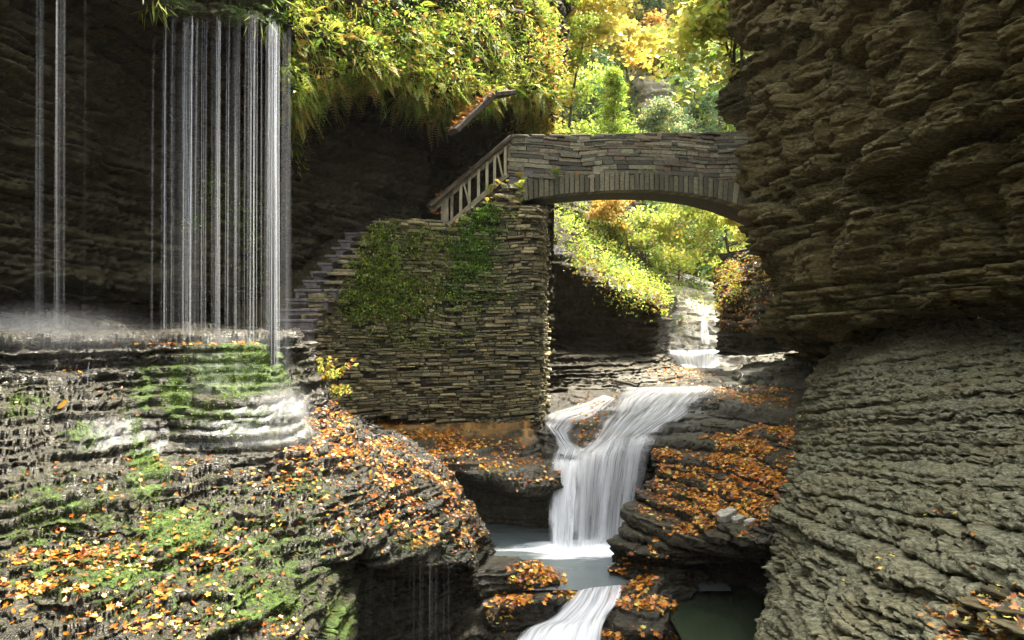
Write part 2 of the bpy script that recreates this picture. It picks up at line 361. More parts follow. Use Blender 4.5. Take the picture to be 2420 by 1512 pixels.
# overhanging lip the curtain falls from
sheet('overhang_ledge', [
 [(-900,-1400,8.5),(-200,-1100,10),(330,-800,12.5),(520,-760,13),(640,-720,13.6),(800,-660,14.6)],
 [(-900,-800,6),(-100,-560,8),(330,-300,10.3),(520,-260,10.9),(640,-240,11.4),(760,-200,12.3)],
 [(-900,-500,5.4),(-100,-330,7.6),(330,-120,9.9),(520,-90,10.3),(640,-80,10.8),(720,-30,11.6)],
 [(-900,-420,5.3),(-100,-230,7.4),(355,-10,9.5),(450,30,9.8),(560,25,10.0),(650,60,10.4),(720,80,11.4)][:6],
 [(-900,-400,5.4),(-100,-200,7.6),(385,15,9.6),(520,50,10.0),(640,68,10.4),(700,100,11.6)],
 [(-900,-300,7.2),(-100,-120,9.2),(400,20,11.2),(520,40,11.8),(640,60,12.2),(700,120,12.9)]],
 M['dark'], step=3.5, smooth=2, amp=.20, scale=1.2, seed=17, rough=.07, big=.45, wet=.4, terr=.4, moss=[(430,10,60,60,.6),(560,20,60,60,.55),(650,20,60,80,.7),(300,-60,120,60,.5)])
# vegetated bank over the second alcove
bankN = [
 [(560,-700,16),(800,-700,18),(1000,-650,20),(1200,-560,22),(1360,-420,26),(1500,-330,30)],
 [(600,-420,13.2),(800,-420,14.8),(1000,-400,16.5),(1180,-330,18.5),(1330,-200,22),(1420,-120,26)],
 [(640,-60,11.8),(800,-60,12.9),(980,-40,14.3),(1130,-10,16),(1290,50,18),(1330,60,20)],
 [(665,120,11.6),(800,110,12.6),(960,140,13.9),(1120,150,15.2),(1260,170,16.6),(1320,180,18)],
 [(675,215,11.6),(800,180,12.6),(920,175,13.6),(1060,250,14.6),(1200,215,15.6),(1312,240,17)],
 [(680,240,12.2),(800,200,13.5),(920,190,14.6),(1060,275,15.6),(1200,225,16.6),(1310,280,17.5)],
 [(690,290,13.4),(800,250,15.2),(920,240,16.8),(1060,300,17.6),(1200,290,18),(1310,330,18)],
 [(700,430,14.2),(800,420,16.8),(920,420,18.0),(1060,420,18.2),(1200,400,18),(1310,400,17.8)],
 [(690,560,14.6),(800,560,16.4),(900,560,17.4),(1060,560,17.8),(1200,560,17.8),(1310,520,17.8)],
 [(670,700,14.2),(760,700,15.2),(900,700,17),(1060,700,17.4),(1200,700,17.6),(1310,700,17.8)],
 [(640,840,13.4),(740,840,14.4),(900,840,16.6),(1060,860,17),(1200,860,17.4),(1310,860,17.8)]]
sheet('mossy_bank', bankN, M['dark'], step=4.5, smooth=3, amp=.22, scale=1.2, seed=23, dip=(.08,.03), rough=.06, big=.35, terr=.2,
      moss=[(950,90,330,140,.6),(690,220,30,120,.6)])
# stained base rock below the retaining wall, with leafy ledges
sheet('footing_ledge', rowsof([
 col(740, (900,14),(950,13.6),(990,12.9),(1030,12.2),(1060,11.8),(1120,12.0),(1500,12)),
 col(830, (935,14.8),(985,14.2),(1025,13.1),(1060,12.5),(1090,12.2),(1130,12.8),(1500,13)),
 col(950, (935,15.5),(1000,14.8),(1035,13.6),(1070,12.9),(1100,12.6),(1140,13.4),(1500,13.5)),
 col(1080, (935,15.6),(1005,14.9),(1045,13.9),(1080,13.0),(1110,12.7),(1135,13.9),(1500,13.9)),
 col(1170, (935,15.6),(1005,14.9),(1060,14.0),(1105,13.1),(1145,12.7),(1160,13.8),(1500,13.9)),
 col(1250, (935,15.6),(1005,14.9),(1070,14.0),(1125,13.0),(1172,12.6),(1185,13.6),(1500,13.9)),
 col(1285, (965,16.6),(1040,15.2),(1085,14.2),(1125,13.1),(1160,12.7),(1175,13.5),(1500,13.9)),
 col(1325, (1060,16),(1080,15),(1100,14),(1120,13.2),(1140,12.9),(1160,13.5),(1500,14))]),
 M['ledge'], step=3, smooth=3, amp=.08, scale=.7, seed=31, rough=.02, big=.1, wet=.2,
 stain=[(1060,970,230,55,1.0),(1240,985,30,60,.8)], wetb=[(1200,1140,130,60,.6)], moss=[(1170,1120,70,40,.35)])
# stream bed: plateau, slab, lip and the dark face behind the falls
sheet('stream_bed', rowsof([
 [(1240,905,21),(1240,935,18),(1240,980,17),(1240,1010,16),(1250,1060,15),(1260,1110,14),(1260,1140,14.2),(1200,1600,14.2)],
 [(1330,880,23),(1330,930,18.3),(1290,975,16.6),(1290,1010,15.4),(1300,1050,14.4),(1310,1100,13.5),(1310,1120,13.9),(1290,1600,13.9)],
 [(1400,880,24),(1410,930,18),(1380,950,16.8),(1365,1000,15.2),(1370,1050,14.0),(1390,1105,13.1),(1390,1125,13.7),(1390,1600,13.9)],
 [(1500,875,25),(1480,920,18),(1470,950,16.4),(1450,1000,14.9),(1450,1040,14.0),(1460,1083,13.2),(1460,1100,13.8),(1450,1600,13.9)],
 [(1600,870,25),(1600,922,18),(1580,955,16.2),(1545,1000,14.9),(1530,1030,14.1),(1540,1058,13.4),(1545,1080,13.8),(1560,1600,13.5)],
 [(1700,868,25),(1700,918,18),(1660,960,16),(1620,1000,14.9),(1600,1030,14.2),(1600,1060,13.6),(1610,1090,13.8),(1640,1600,13.3)],
 [(1900,866,25),(1900,915,18),(1860,960,16.6),(1800,1010,15.2),(1780,1040,14.5),(1760,1080,13.8),(1760,1110,13.8),(1780,1600,13)]]),
 M['ledge'], step=3.5, smooth=3, amp=.10, scale=.6, seed=41, rough=.015, big=.1, wet=.8, dip=(0,0))
# leafy stepped slope right of the falls
sheet('leafy_slope', rowsof([
 [(1690,900,27),(1680,925,18.5),(1600,990,15.3),(1540,1062,13.4),(1545,1120,12.7),(1490,1200,12.2),(1480,1240,11.8),(1450,1300,11.3),(1470,1420,11.3),(1480,1700,11.4)],
 [(1760,860,26),(1720,905,18.6),(1660,985,15.3),(1600,1055,13.4),(1590,1110,12.5),(1545,1190,11.9),(1530,1240,11.4),(1500,1290,10.9),(1510,1350,10.9),(1520,1700,11)],
 [(1830,835,26),(1790,880,18.8),(1740,975,15.2),(1700,1050,13.3),(1680,1110,12.2),(1640,1190,11.4),(1620,1250,10.7),(1580,1300,10.3),(1590,1340,10.6),(1600,1700,10.9)],
 [(1900,820,26),(1860,865,18.8),(1830,965,15),(1790,1045,13),(1770,1110,11.9),(1730,1190,10.9),(1700,1250,10.0),(1680,1290,9.7),(1680,1325,10.8),(1690,1700,11.2)],
 [(1990,800,26),(1930,850,18.5),(1890,960,14.6),(1860,1040,12.7),(1850,1110,11.4),(1830,1190,10.3),(1800,1250,9.4),(1780,1285,9.2),(1770,1330,10.8),(1770,1700,11.2)],
 [(2100,780,26),(2050,840,18),(2000,950,14),(1990,1030,12.3),(1980,1100,11),(1960,1190,9.9),(1930,1250,9.0),(1900,1290,8.8),(1850,1340,10),(1850,1700,11)]]),
 M['ledge'], step=2.8, smooth=3, amp=.17, scale=1.15, seed=47, dip=(-.02,0), rough=.02, big=.12, wet=.3, riser=.4, cut=1.0,
 moss=[(1640,1180,60,60,.35),(1800,900,120,40,.25)], wetb=[(1760,900,150,50,.7),(1700,1400,140,120,.5)])
# rocks around the lowest cascade
sheet('lower_ledge_near_side', rowsof([
 [(1060,1360,11.2),(1060,1390,10.2),(1080,1450,9.8),(1080,1520,9.6),(1080,1800,9.5)],
 [(1130,1320,11.4),(1120,1352,10.4),(1130,1430,10.2),(1130,1520,9.8),(1130,1800,9.7)],
 [(1220,1322,11.4),(1200,1350,10.5),(1190,1425,10.4),(1190,1432,9.7),(1190,1800,9.6)],
 [(1300,1350,11.4),(1300,1372,10.6),(1290,1410,10.5),(1300,1420,9.9),(1310,1800,9.9)],
 [(1350,1375,11.2),(1350,1392,10.6),(1350,1415,10.6),(1380,1430,10.3),(1400,1800,10.3)]]),
 M['ledge'], step=3, smooth=2, amp=.08, scale=.6, seed=53, rough=.012, big=.08, wet=.7)
sheet('lower_ledge_far_side', rowsof([
 [(1340,1418,11.0),(1340,1425,10.45),(1330,1462,10.2),(1240,1500,9.6),(1200,1560,9.3),(1180,1800,9.2)],
 [(1410,1410,11.0),(1410,1415,10.4),(1405,1445,10.2),(1380,1505,9.7),(1370,1560,9.4),(1360,1800,9.2)],
 [(1480,1395,11.2),(1468,1402,10.5),(1455,1430,10.25),(1440,1490,9.9),(1430,1540,9.5),(1430,1800,9.2)],
 [(1510,1365,11.2),(1495,1385,10.4),(1480,1402,10.2),(1460,1455,9.7),(1450,1500,9.3),(1440,1800,9.1)],
 [(1570,1340,11.2),(1560,1375,10.3),(1560,1400,10.1),(1560,1455,9.6),(1560,1500,9.2),(1560,1800,9.0)],
 [(1680,1360,11.4),(1640,1400,10.4),(1620,1430,10.4),(1610,1475,10.0),(1610,1520,9.7),(1610,1800,9.6)]]),
 M['ledge'], step=3, smooth=1, amp=.06, scale=.7, seed=59, rough=.012, big=.05, wet=.6)
# right lower wall
sheet('right_rock_wall', rowsof([
 [(2120,770,19),(1990,900,18),(1960,1000,16),(1930,1080,15),(1900,1200,13),(1900,1300,12),(1880,1400,11.6),(1850,1512,11),(1800,1800,10)],
 [(2000,775,16),(1900,890,13.8),(1885,1000,12.4),(1868,1080,11.4),(1830,1200,9.8),(1830,1290,9.0),(1815,1400,8.1),(1790,1512,7.2),(1760,1800,5.6)],
 [(2070,765,13.6),(1990,900,11.2),(1970,1000,10),(1950,1080,9.2),(1920,1200,8.0),(1910,1300,7.1),(1900,1400,6.3),(1880,1512,5.6),(1850,1800,4.4)],
 [(2220,752,11.4),(2160,900,9.3),(2150,1000,8.1),(2140,1080,7.5),(2120,1200,6.5),(2110,1300,5.7),(2100,1400,5.0),(2090,1512,4.4),(2060,1800,3.4)],
 [(2440,735,9.6),(2420,900,7.6),(2420,1000,6.5),(2420,1080,6.0),(2420,1200,5.1),(2420,1300,4.5),(2420,1400,3.9),(2420,1512,3.4),(2420,1800,2.7)],
 [(3000,715,7.0),(3000,900,5.2),(3000,1000,4.5),(3000,1080,4.2),(3000,1200,3.7),(3000,1300,3.3),(3000,1400,3.0),(3000,1512,2.6),(3000,1800,2.1)]]),
 M['right'], step=3, smooth=4, amp=.085, scale=1.25, seed=61, dip=(0,.17), terr=.25, rough=.05, big=.22, wet=0.0, block=.6, riser=.6, warp=.022, fine=.55, cut=1.1, crumb=.028, soft=.5, rz=5)
# right overhanging cliff
sheet('right_cliff', rowsof([
 [(2050,-1000,26),(1900,-560,24),(1830,-150,21),(1850,60,20.5),(1850,250,20),(1850,400,19.5),(1850,520,19.5),(1880,640,19.5),(1860,800,20),(1960,830,20),(2100,850,20)],
 [(1700,-1000,19),(1740,-560,18),(1762,-150,16.4),(1770,60,16.2),(1792,250,15.9),(1778,350,15.6),(1792,500,15.4),(1832,640,15.5),(1800,780,16.2),(1930,830,18),(2050,840,19)],
 [(1750,-1000,15),(1820,-560,14.5),(1840,-150,14),(1850,60,13.8),(1850,250,13.8),(1870,400,13.6),(1880,520,13.6),(1890,640,13.6),(1900,770,13.8),(1960,810,16.5),(2060,830,18)],
 [(1900,-1000,12),(1980,-560,11.4),(2000,-150,11),(2010,60,10.8),(2010,250,11),(2010,400,11.2),(2010,520,11.4),(2000,640,11.6),(1985,772,11.9),(2060,800,14),(2120,820,17)],
 [(2150,-1000,8.8),(2180,-560,8.6),(2200,-150,8.4),(2200,60,8.4),(2200,250,8.7),(2200,400,9),(2200,520,9.3),(2190,640,9.5),(2180,728,9.5),(2210,752,11),(2240,800,13)],
 [(2600,-1000,5.6),(2500,-560,6.2),(2450,-150,6.5),(2450,60,6.6),(2450,250,6.9),(2450,400,7.2),(2450,520,7.4),(2440,640,7.6),(2430,700,7.6),(2440,735,9),(2460,800,11)],
 [(3600,-1000,3.5),(3300,-560,4.0),(3100,-150,4.3),(3100,60,4.5),(3100,250,4.6),(3100,400,4.8),(3100,520,5),(3100,620,5.2),(3100,670,5.2),(3100,700,6.3),(3100,760,8)]]),
 M['cliff'], step=3.6, smooth=3, amp=.34, scale=3.4, seed=67, dip=(.05,.03), terr=.15, rough=.04, big=.5, block=1.7, warp=.08, fine=.30, cut=.5, soft=.35, crumb=.035, rz=3.5)
# dark jutting block where the right tree stands
sheet('jutting_ledge', [
 [(1700,150,22),(1760,140,20),(1830,140,19),(1900,140,19)],
 [(1745,175,19),(1775,160,18),(1830,150,17.5),(1900,150,17.5)],
 [(1700,215,18.6),(1760,215,17.6),(1830,215,17),(1900,215,17)],
 [(1690,262,18.6),(1750,275,17.8),(1830,285,17.2),(1900,285,17)],
 [(1730,290,20),(1780,330,19.5),(1830,330,19),(1900,330,19)]],
 M['dark'], step=4, smooth=2, amp=.18, scale=1.1, seed=71, rough=.05, big=.15, terr=.3)
# dark wall beyond the arch
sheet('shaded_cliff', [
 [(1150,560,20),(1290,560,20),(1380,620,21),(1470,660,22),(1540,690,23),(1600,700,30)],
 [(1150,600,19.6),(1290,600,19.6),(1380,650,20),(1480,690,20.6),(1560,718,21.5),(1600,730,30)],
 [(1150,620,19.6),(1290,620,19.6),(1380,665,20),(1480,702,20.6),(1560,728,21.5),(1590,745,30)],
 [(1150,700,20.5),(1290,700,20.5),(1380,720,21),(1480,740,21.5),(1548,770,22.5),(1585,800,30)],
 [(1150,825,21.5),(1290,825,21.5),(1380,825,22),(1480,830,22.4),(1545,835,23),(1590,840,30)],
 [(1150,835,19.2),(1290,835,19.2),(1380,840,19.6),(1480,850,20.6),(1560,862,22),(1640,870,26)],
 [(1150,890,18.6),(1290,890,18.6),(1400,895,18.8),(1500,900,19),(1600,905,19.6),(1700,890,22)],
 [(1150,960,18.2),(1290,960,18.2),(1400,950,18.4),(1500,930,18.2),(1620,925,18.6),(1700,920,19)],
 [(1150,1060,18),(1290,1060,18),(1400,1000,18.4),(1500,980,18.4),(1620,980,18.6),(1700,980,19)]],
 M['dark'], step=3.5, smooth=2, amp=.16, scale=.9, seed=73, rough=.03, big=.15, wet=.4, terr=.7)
sheet('upstream_bank', [
 [(1150,300,40),(1300,330,34),(1400,380,32),(1480,430,32),(1560,560,34),(1600,600,40)],
 [(1150,470,26),(1300,490,24.5),(1360,540,25),(1440,590,26),(1530,640,28),(1570,650,36)],
 [(1150,540,21.5),(1300,550,21.5),(1380,610,22),(1470,655,23),(1560,700,24),(1590,705,32)],
 [(1150,640,20.5),(1300,640,20.5),(1380,660,21),(1470,700,22),(1550,730,23),(1580,740,30)]],
 M['dark'], step=5, smooth=3, amp=.2, scale=1.2, seed=79, rough=.05, big=.3, terr=.5, moss=[(1440,640,150,60,.5)])
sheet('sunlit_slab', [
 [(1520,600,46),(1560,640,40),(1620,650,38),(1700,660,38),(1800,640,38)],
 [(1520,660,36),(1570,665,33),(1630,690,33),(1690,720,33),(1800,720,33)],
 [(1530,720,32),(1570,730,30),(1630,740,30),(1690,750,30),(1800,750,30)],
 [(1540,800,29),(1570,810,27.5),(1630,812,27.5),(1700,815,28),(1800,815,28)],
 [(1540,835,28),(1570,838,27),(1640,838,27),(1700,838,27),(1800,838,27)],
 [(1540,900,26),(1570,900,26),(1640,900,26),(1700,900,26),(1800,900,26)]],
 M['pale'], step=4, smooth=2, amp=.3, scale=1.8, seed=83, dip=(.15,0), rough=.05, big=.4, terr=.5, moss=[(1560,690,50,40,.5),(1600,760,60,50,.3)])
sheet('fern_ledge', [
 [(1700,600,30),(1740,590,26),(1800,580,24),(1900,580,22),(2000,580,20)],
 [(1690,660,27),(1725,630,24),(1790,600,22),(1880,600,20.5),(2000,600,19)],
 [(1690,720,25),(1710,700,22.5),(1780,690,21),(1860,690,20),(2000,700,19)],
 [(1695,780,24.5),(1710,780,22),(1780,780,20.5),(1860,790,19.8),(2000,800,19)],
 [(1700,835,25),(1720,840,23.5),(1780,835,22),(1860,830,21),(2000,830,20)]],
 M['ledge'], step=4, smooth=2, amp=.2, scale=.8, seed=89, rough=.03, big=.15, terr=.4, wet=.3, moss=[(1760,700,60,60,.4)])
# far slopes up the gorge
sheet('far_hillside', [
 [(-300,-420,66),(600,-380,62),(1200,-330,60),(1600,-330,60),(2100,-380,62),(3000,-420,66)],
 [(-300,-200,64),(600,-200,60),(1200,-180,58),(1600,-180,58),(2100,-200,60),(3000,-200,64)],
 [(-300,120,60),(600,100,56),(1200,60,53),(1600,60,53),(2100,100,55),(3000,120,60)],
 [(-300,300,56),(600,300,50),(1200,260,46),(1500,200,48),(1620,200,48),(3000,300,56)],
 [(-300,500,52),(600,480,44),(1200,420,42),(1600,420,42),(2100,440,44),(3000,500,52)],
 [(-300,900,40),(600,900,38),(1200,840,37),(1600,800,37),(2100,840,38),(3000,900,40)]],
 M['cliff'], step=9, smooth=3, amp=.5, scale=3, seed=97, rough=.2, big=1.2, terr=.2, moss=[(1300,200,1500,900,.6)])
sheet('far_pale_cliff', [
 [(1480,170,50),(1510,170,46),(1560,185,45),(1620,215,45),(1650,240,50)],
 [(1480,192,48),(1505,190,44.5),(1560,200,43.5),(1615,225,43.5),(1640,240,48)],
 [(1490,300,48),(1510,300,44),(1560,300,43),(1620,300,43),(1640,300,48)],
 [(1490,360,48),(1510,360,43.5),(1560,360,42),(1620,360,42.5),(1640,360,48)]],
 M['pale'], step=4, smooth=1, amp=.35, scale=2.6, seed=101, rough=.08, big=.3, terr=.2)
# the gorge goes on behind the viewer: side walls that shut out the low sky
def wpt(x, y, z): return (x, y, z, 0)
sheet('gorge_wall_downstream', [
 [wpt(-6,5,8),wpt(-7,-3,8),wpt(-7,-9,7),wpt(0,-13,6.5),wpt(6,-10,7),wpt(7,-3,8),wpt(6.0,3.0,10)],
 [wpt(-5.2,5.2,3),wpt(-6.6,-3,2),wpt(-6,-9,2),wpt(0,-12,2),wpt(5.6,-9,2),wpt(6.2,-3,3),wpt(5.2,3.0,5)],
 [wpt(-5.6,6,0),wpt(-6,-3,0),wpt(-5,-9,0),wpt(0,-12,0),wpt(4,-9,0),wpt(4.8,-3,0),wpt(4.2,3.2,0)],
 [wpt(-5,4,-6),wpt(-5,-3,-6),wpt(-4,-8,-6),wpt(0,-10,-6),wpt(3,-8,-6),wpt(3.6,-3,-6),wpt(3.4,3,-6)]],
 M['cliff'], step=18, smooth=1, amp=.3, scale=2, seed=103, rough=.05, big=.4, terr=.2, flip=1)
g = mesh_obj('ground', [(-300,-300,-7.5),(300,-300,-7.5),(300,400,-7.5),(-300,400,-7.5)], [(0,1,2,3)], mat=M['dark'], msk=np.zeros((4,3))); tag(g, kind='structure')


# ------------------------------------------------------------------ masonry
def inpoly(u, v, poly):
    u = np.asarray(u); v = np.asarray(v); r = np.zeros(u.shape, bool); n = len(poly)
    for i in range(n):
        (x1, y1), (x2, y2) = poly[i], poly[(i + 1) % n]
        c = ((y1 > v) != (y2 > v)) & (u < (x2 - x1) * (v - y1) / ((y2 - y1) or 1e-9) + x1); r ^= c
    return r
class Plan:
    """a vertical wall face over a polyline in plan; o = metres out of the face, towards the open side"""
    def __init__(s, pts):
        s.p = np.array(pts, float); d = np.diff(s.p, axis=0); s.l = np.linalg.norm(d, axis=1); s.c = np.concatenate([[0], np.cumsum(s.l)]); s.t = d / s.l[:, None]
    def at(s, q, z, o):
        q = np.asarray(q, float); i = np.clip(np.searchsorted(s.c, q, side='right') - 1, 0, len(s.l) - 1)
        t = s.t[i]; xy = s.p[i] + t * (q - s.c[i])[..., None]; n = np.stack([t[..., 1], -t[..., 0]], -1)
        xy = xy + n * np.asarray(o)[..., None]; return np.concatenate([xy, np.broadcast_to(np.asarray(z, float), q.shape)[..., None]], -1)
def box_shape(plan, S, Z, o0, o1, inset, r):
    """8 outline corners given as S[4], Z[4] (ccw from the front) -> 12 vertices, 9 quads"""
    V = []; cs, cz = np.mean(S), np.mean(Z)
    for o, k in ((o0, 0), (o1 - inset, 0), (o1, 1)):
        for a, b in zip(S, Z):
            if k:
                a = a + np.sign(cs - a) * inset * r.uniform(.5, 1.5); b = b + np.sign(cz - b) * inset * r.uniform(.3, 1.0)
            V.append((a, b, o + (r.uniform(-.4, .4) * inset if k else 0)))
    return V
BOXQ = [(0,1,5,4),(1,2,6,5),(2,3,7,6),(3,0,4,7),(4,5,9,8),(5,6,10,9),(6,7,11,10),(7,4,8,11),(8,9,10,11),(3,2,1,0)]
def masonry(plan, z0, z1, poly, ch, ln, prot, depth, seed, gap=.008, inset=.012, tint=((.34,.33,.22),(.24,.23,.16),(.44,.40,.25),(.15,.145,.11),(.30,.27,.17)), srange=None, drop=0.0, lean=0.0, wob=.05):
    r = np.random.default_rng(seed); V = []; C = []; Vm = []; z = z0; smax = plan.c[-1] if srange is None else srange[1]; smin = 0 if srange is None else srange[0]
    while z < z1:
        h = r.uniform(*ch); s = smin - r.uniform(0, .2)
        while s < smax:
            L = r.uniform(*ln) * r.choice([.6, 1, 1.5]); a, b = max(s, smin), min(s + L, smax); s += L
            if b - a < .04: continue
            c = plan.at(np.array([(a + b) / 2]), z + h / 2, np.array([0.]))[0]; cu, cv = UV(c)
            if not inpoly(cu, cv, poly): continue
            mm = 0
            Sm = [a, b, b, a]; Zm = [z, z, z + h, z + h]
            Vm += box_shape(plan, Sm, Zm, -depth, -.015, .001, r)
            if r.uniform() < drop: continue
            j = lambda k: r.normal(0, k)
            g = gap
            S = [a + g + j(.004), b - g + j(.004), b - g + j(.008), a + g + j(.008)]; Z = [z + g * .6 + j(.003), z + g * .6 + j(.003), z + h - g * .6 + j(.004), z + h - g * .6 + j(.004)]
            o = lean * (z - z0) + min(r.exponential(prot), .13) + .01
            V += box_shape(plan, S, Z, -.12, o, inset, r)
            t = np.array(tint[r.integers(len(tint))]) * r.uniform(.65, 1.25); C += [t] * 12
        z += h
    def fin(V):
        V = np.array(V); V[:, 1] += wob * noise(V[:, 0] * 1.3, V[:, 1] * 1.1, V[:, 0] * 0, seed); P = plan.at(V[:, 0], V[:, 1], V[:, 2]); n = len(V) // 12
        Q = (np.array(BOXQ)[None] + np.arange(n)[:, None, None] * 12).reshape(-1, 4); return P, Q
    P, Q = fin(V); Pm, Qm = fin(Vm)
    P = P + .010 * np.stack([fbm(P, 9, 2, 5), fbm(P, 9, 2, 6), fbm(P, 9, 2, 7)], -1)
    return P, Q, np.array(C), Pm, Qm
def xy(u, d): return ((u - 1210) / FPX * d, d)

# retaining wall beside the stairs
wallplan = Plan([xy(690, 12.3), xy(790, 13.5), xy(1000, 14.6), xy(1268, 15.1), xy(1290, 17.2)])
wallpoly = [(680,985),(695,812),(722,745),(768,690),(800,640),(858,562),(890,527),(960,521),(1020,519),(1062,545),(1120,500),(1190,430),(1215,440),(1225,480),(1320,495),(1320,1000)]
P, Q, C, Pm, Qm = masonry(wallplan, -2.6, 3.3, wallpoly, (.032, .080), (.09, .30), .05, .45, 5, drop=.07, gap=.010, inset=.016)
wall = tag(empty('retaining_wall', (-1, 14.6, -1.8)), 'tall rough dry stone wall with moss patches between the stairs and the stream', 'stone wall')
stn = mesh_obj('stonework', P, Q, mat=M['stone'], parent=wall, col=C); mesh_obj('joint_core', Pm, Qm, mat=M['mortar'], parent=wall)
WALLP = P
# flat coping stones that edge the stair side
def slab(c, sx, sy, sz, rz, r, tilt=0.0):
    n = 8; a = np.linspace(0, 2 * math.pi, n, endpoint=False) + .3; k = r.uniform(.82, 1.1, n)
    X = np.sign(np.cos(a)) * np.abs(np.cos(a)) ** .5 * sx * k; Y = np.sign(np.sin(a)) * np.abs(np.sin(a)) ** .5 * sy * k
    V = []
    for z, s in ((-1, .93), (.6, 1.0), (1, .93)):
        V += [(x * s, y * s, z * sz + x * tilt + r.normal(0, sz * .15)) for x, y in zip(X, Y)]
    V = np.array(V); ca, sa = math.cos(rz), math.sin(rz); V = np.stack([V[:, 0] * ca - V[:, 1] * sa, V[:, 0] * sa + V[:, 1] * ca, V[:, 2]], -1) + np.array(c)
    Qs = [(i, (i + 1) % n, n + (i + 1) % n, n + i) for i in range(n)] + [(n + i, n + (i + 1) % n, 2 * n + (i + 1) % n, 2 * n + i) for i in range(n)]
    T = [(2 * n, 2 * n + i, 2 * n + i + 1) for i in range(1, n - 1)] + [(0, i + 1, i) for i in range(1, n - 1)]
    return V, Qs, T
def join(parts):
    V, Q, T, o = [], [], [], 0
    for v, q, t in parts:
        V.append(v); Q += [tuple(i + o for i in f) for f in q]; T += [tuple(i + o for i in f) for f in t]; o += len(v)
    return np.concatenate(V), Q, T
r = np.random.default_rng(12); cp = []; cc = []
edge = [(705,812,12.2),(725,745,12.6),(768,690,13.2),(800,640,13.5),(858,562,13.9),(890,527,14.1),(960,521,14.5),(1020,519,14.7),(1060,545,14.8)]
E = [W(*e) for e in edge]
for a, b in zip(E[:-1], E[1:]):
    n = max(2, int(np.linalg.norm(b - a) / .16))
    for k in range(n):
        c = a + (b - a) * (k + r.uniform(.2, .8)) / n + np.array([r.normal(0, .03), .14 + r.normal(0, .05), -.02])
        v, q, t = slab(c, r.uniform(.16, .28), r.uniform(.15, .24), r.uniform(.02, .035), r.uniform(-.5, .5), r); cp.append((v, q, t)); cc += [np.array((.36, .33, .24)) * r.uniform(.6, 1.2)] * len(v)
V, Qs, T = join(cp); mesh_obj('coping', V, Qs, T, mat=M['stone'], parent=wall, col=np.array(cc))

# short pier that carries the foot of the stairs
pierplan = Plan([xy(628, 11.3), xy(722, 11.3), xy(735, 12.6)])
P, Q, C, Pm, Qm = masonry(pierplan, -1.7, -.42, [(600,700),(760,700),(760,1000),(600,1000)], (.05, .085), (.2, .4), .03, .4, 8)
pier = tag(empty('stone_pier', (-3.6, 11.4, -1.5)), 'low square stone pier at the foot of the stairs beside the mossy steps', 'pier')
mesh_obj('stonework', P, Q, mat=M['stone'], parent=pier, col=C); mesh_obj('joint_core', Pm, Qm, mat=M['mortar'], parent=pier)
v, q, t = slab((-3.55, 11.62, -.40), .42, .42, .04, 0, r); mesh_obj('capstone', v, q, t, mat=M['stone'], parent=pier, col=np.full((len(v), 3), .26))

# stairs
M['tread'] = simple('worn tread', (.08, .07, .065), (.17, .15, .14), 10, rough=.5)
st = tag(empty('stone_stairs', (-3.9, 11.8, -.5)), 'dark slate stairs climbing behind the stone wall toward the bridge', 'stairs')
def boxv(x0, x1, y0, y1, z0, z1, bev=.012):
    V = [];
    for z, i in ((z0, 0), (z1 - bev, 0), (z1, bev)):
        V += [(x0 + i, y0 + i, z), (x1 - i, y0 + i, z), (x1 - i, y1 - i, z), (x0 + i, y1 - i, z)]
    Q = [(0,1,5,4),(1,2,6,5),(2,3,7,6),(3,0,4,7),(4,5,9,8),(5,6,10,9),(6,7,11,10),(7,4,8,11),(8,9,10,11),(3,2,1,0)]
    return np.array(V, float), Q, []
for k in range(13):
    y = 11.75 + .3 * k; z = -.40 + .185 * k
    V, Qs, T = boxv(-4.30 + .062 * k, -3.42 + .09 * max(0, k - 3), y, y + .42, z - .20, z)
    V = V + .012 * np.stack([fbm(V, 3, 2, 5 + k), fbm(V, 3, 2, 6 + k), fbm(V, 3, 2, 7)], -1)
    stp = mesh_obj('step', V, Qs, T, mat=M['step'], parent=st); v2, q2, t2 = boxv(-4.32 + .062 * k, -3.40 + .09 * max(0, k - 3), y - .03, y + .42, z + .002, z + .045)
    tr_ = mesh_obj('tread', v2 - np.array(st.location), q2, t2, mat=M['tread']); tr_.parent = stp
for k in range(12):                                     # upper flight behind the railing
    x = -1.95 + .19 * k; z = 1.55 + .155 * k
    V, Qs, T = boxv(x, x + .32, 15.0 + .06 * k, 16.3, z - .2, z); mesh_obj('step', V, Qs, T, mat=M['step'], parent=st)

# ------------------------------------------------------------------ bridge
BL, BR = W(1198, 320, 15.65), W(1830, 316, 16.35)
bp = Plan([(BL[0], BL[1]), (BR[0], BR[1])])
def s_of(u):                                            # where the line of sight through u meets the face
    k = (u - 1210) / FPX; p0, p1 = bp.p; d = p1 - p0; t = (k * p0[1] - p0[0]) / (d[0] - k * d[1]); return t * bp.c[-1], (p0 + d * t)[1]
def sz(u, v): s, d = s_of(u); return s, (756 - v) / FPX * d
intr = [sz(*p) for p in [(1200,484),(1222,478),(1280,466),(1350,457),(1450,450),(1550,450),(1620,456),(1680,466),(1730,480),(1775,497),(1830,520)]]
extr = [sz(*p) for p in [(1200,424),(1215,421),(1280,415),(1350,411),(1450,408),(1550,408),(1620,411),(1680,418),(1735,430),(1795,455),(1845,480)]]
topl = [sz(*p) for p in [(1198,322),(1300,322),(1450,319),(1600,317),(1700,315),(1830,312)]]
fi = lambda L: (lambda s: np.interp(s, [a for a, b in L], [b for a, b in L]))
zi, ze, zt = fi(intr), fi(extr), fi(topl)
bridge = tag(empty('arch_bridge', tuple(W(1500, 450, 16))), 'narrow grey stone footbridge with a low arch spanning the gorge', 'bridge')
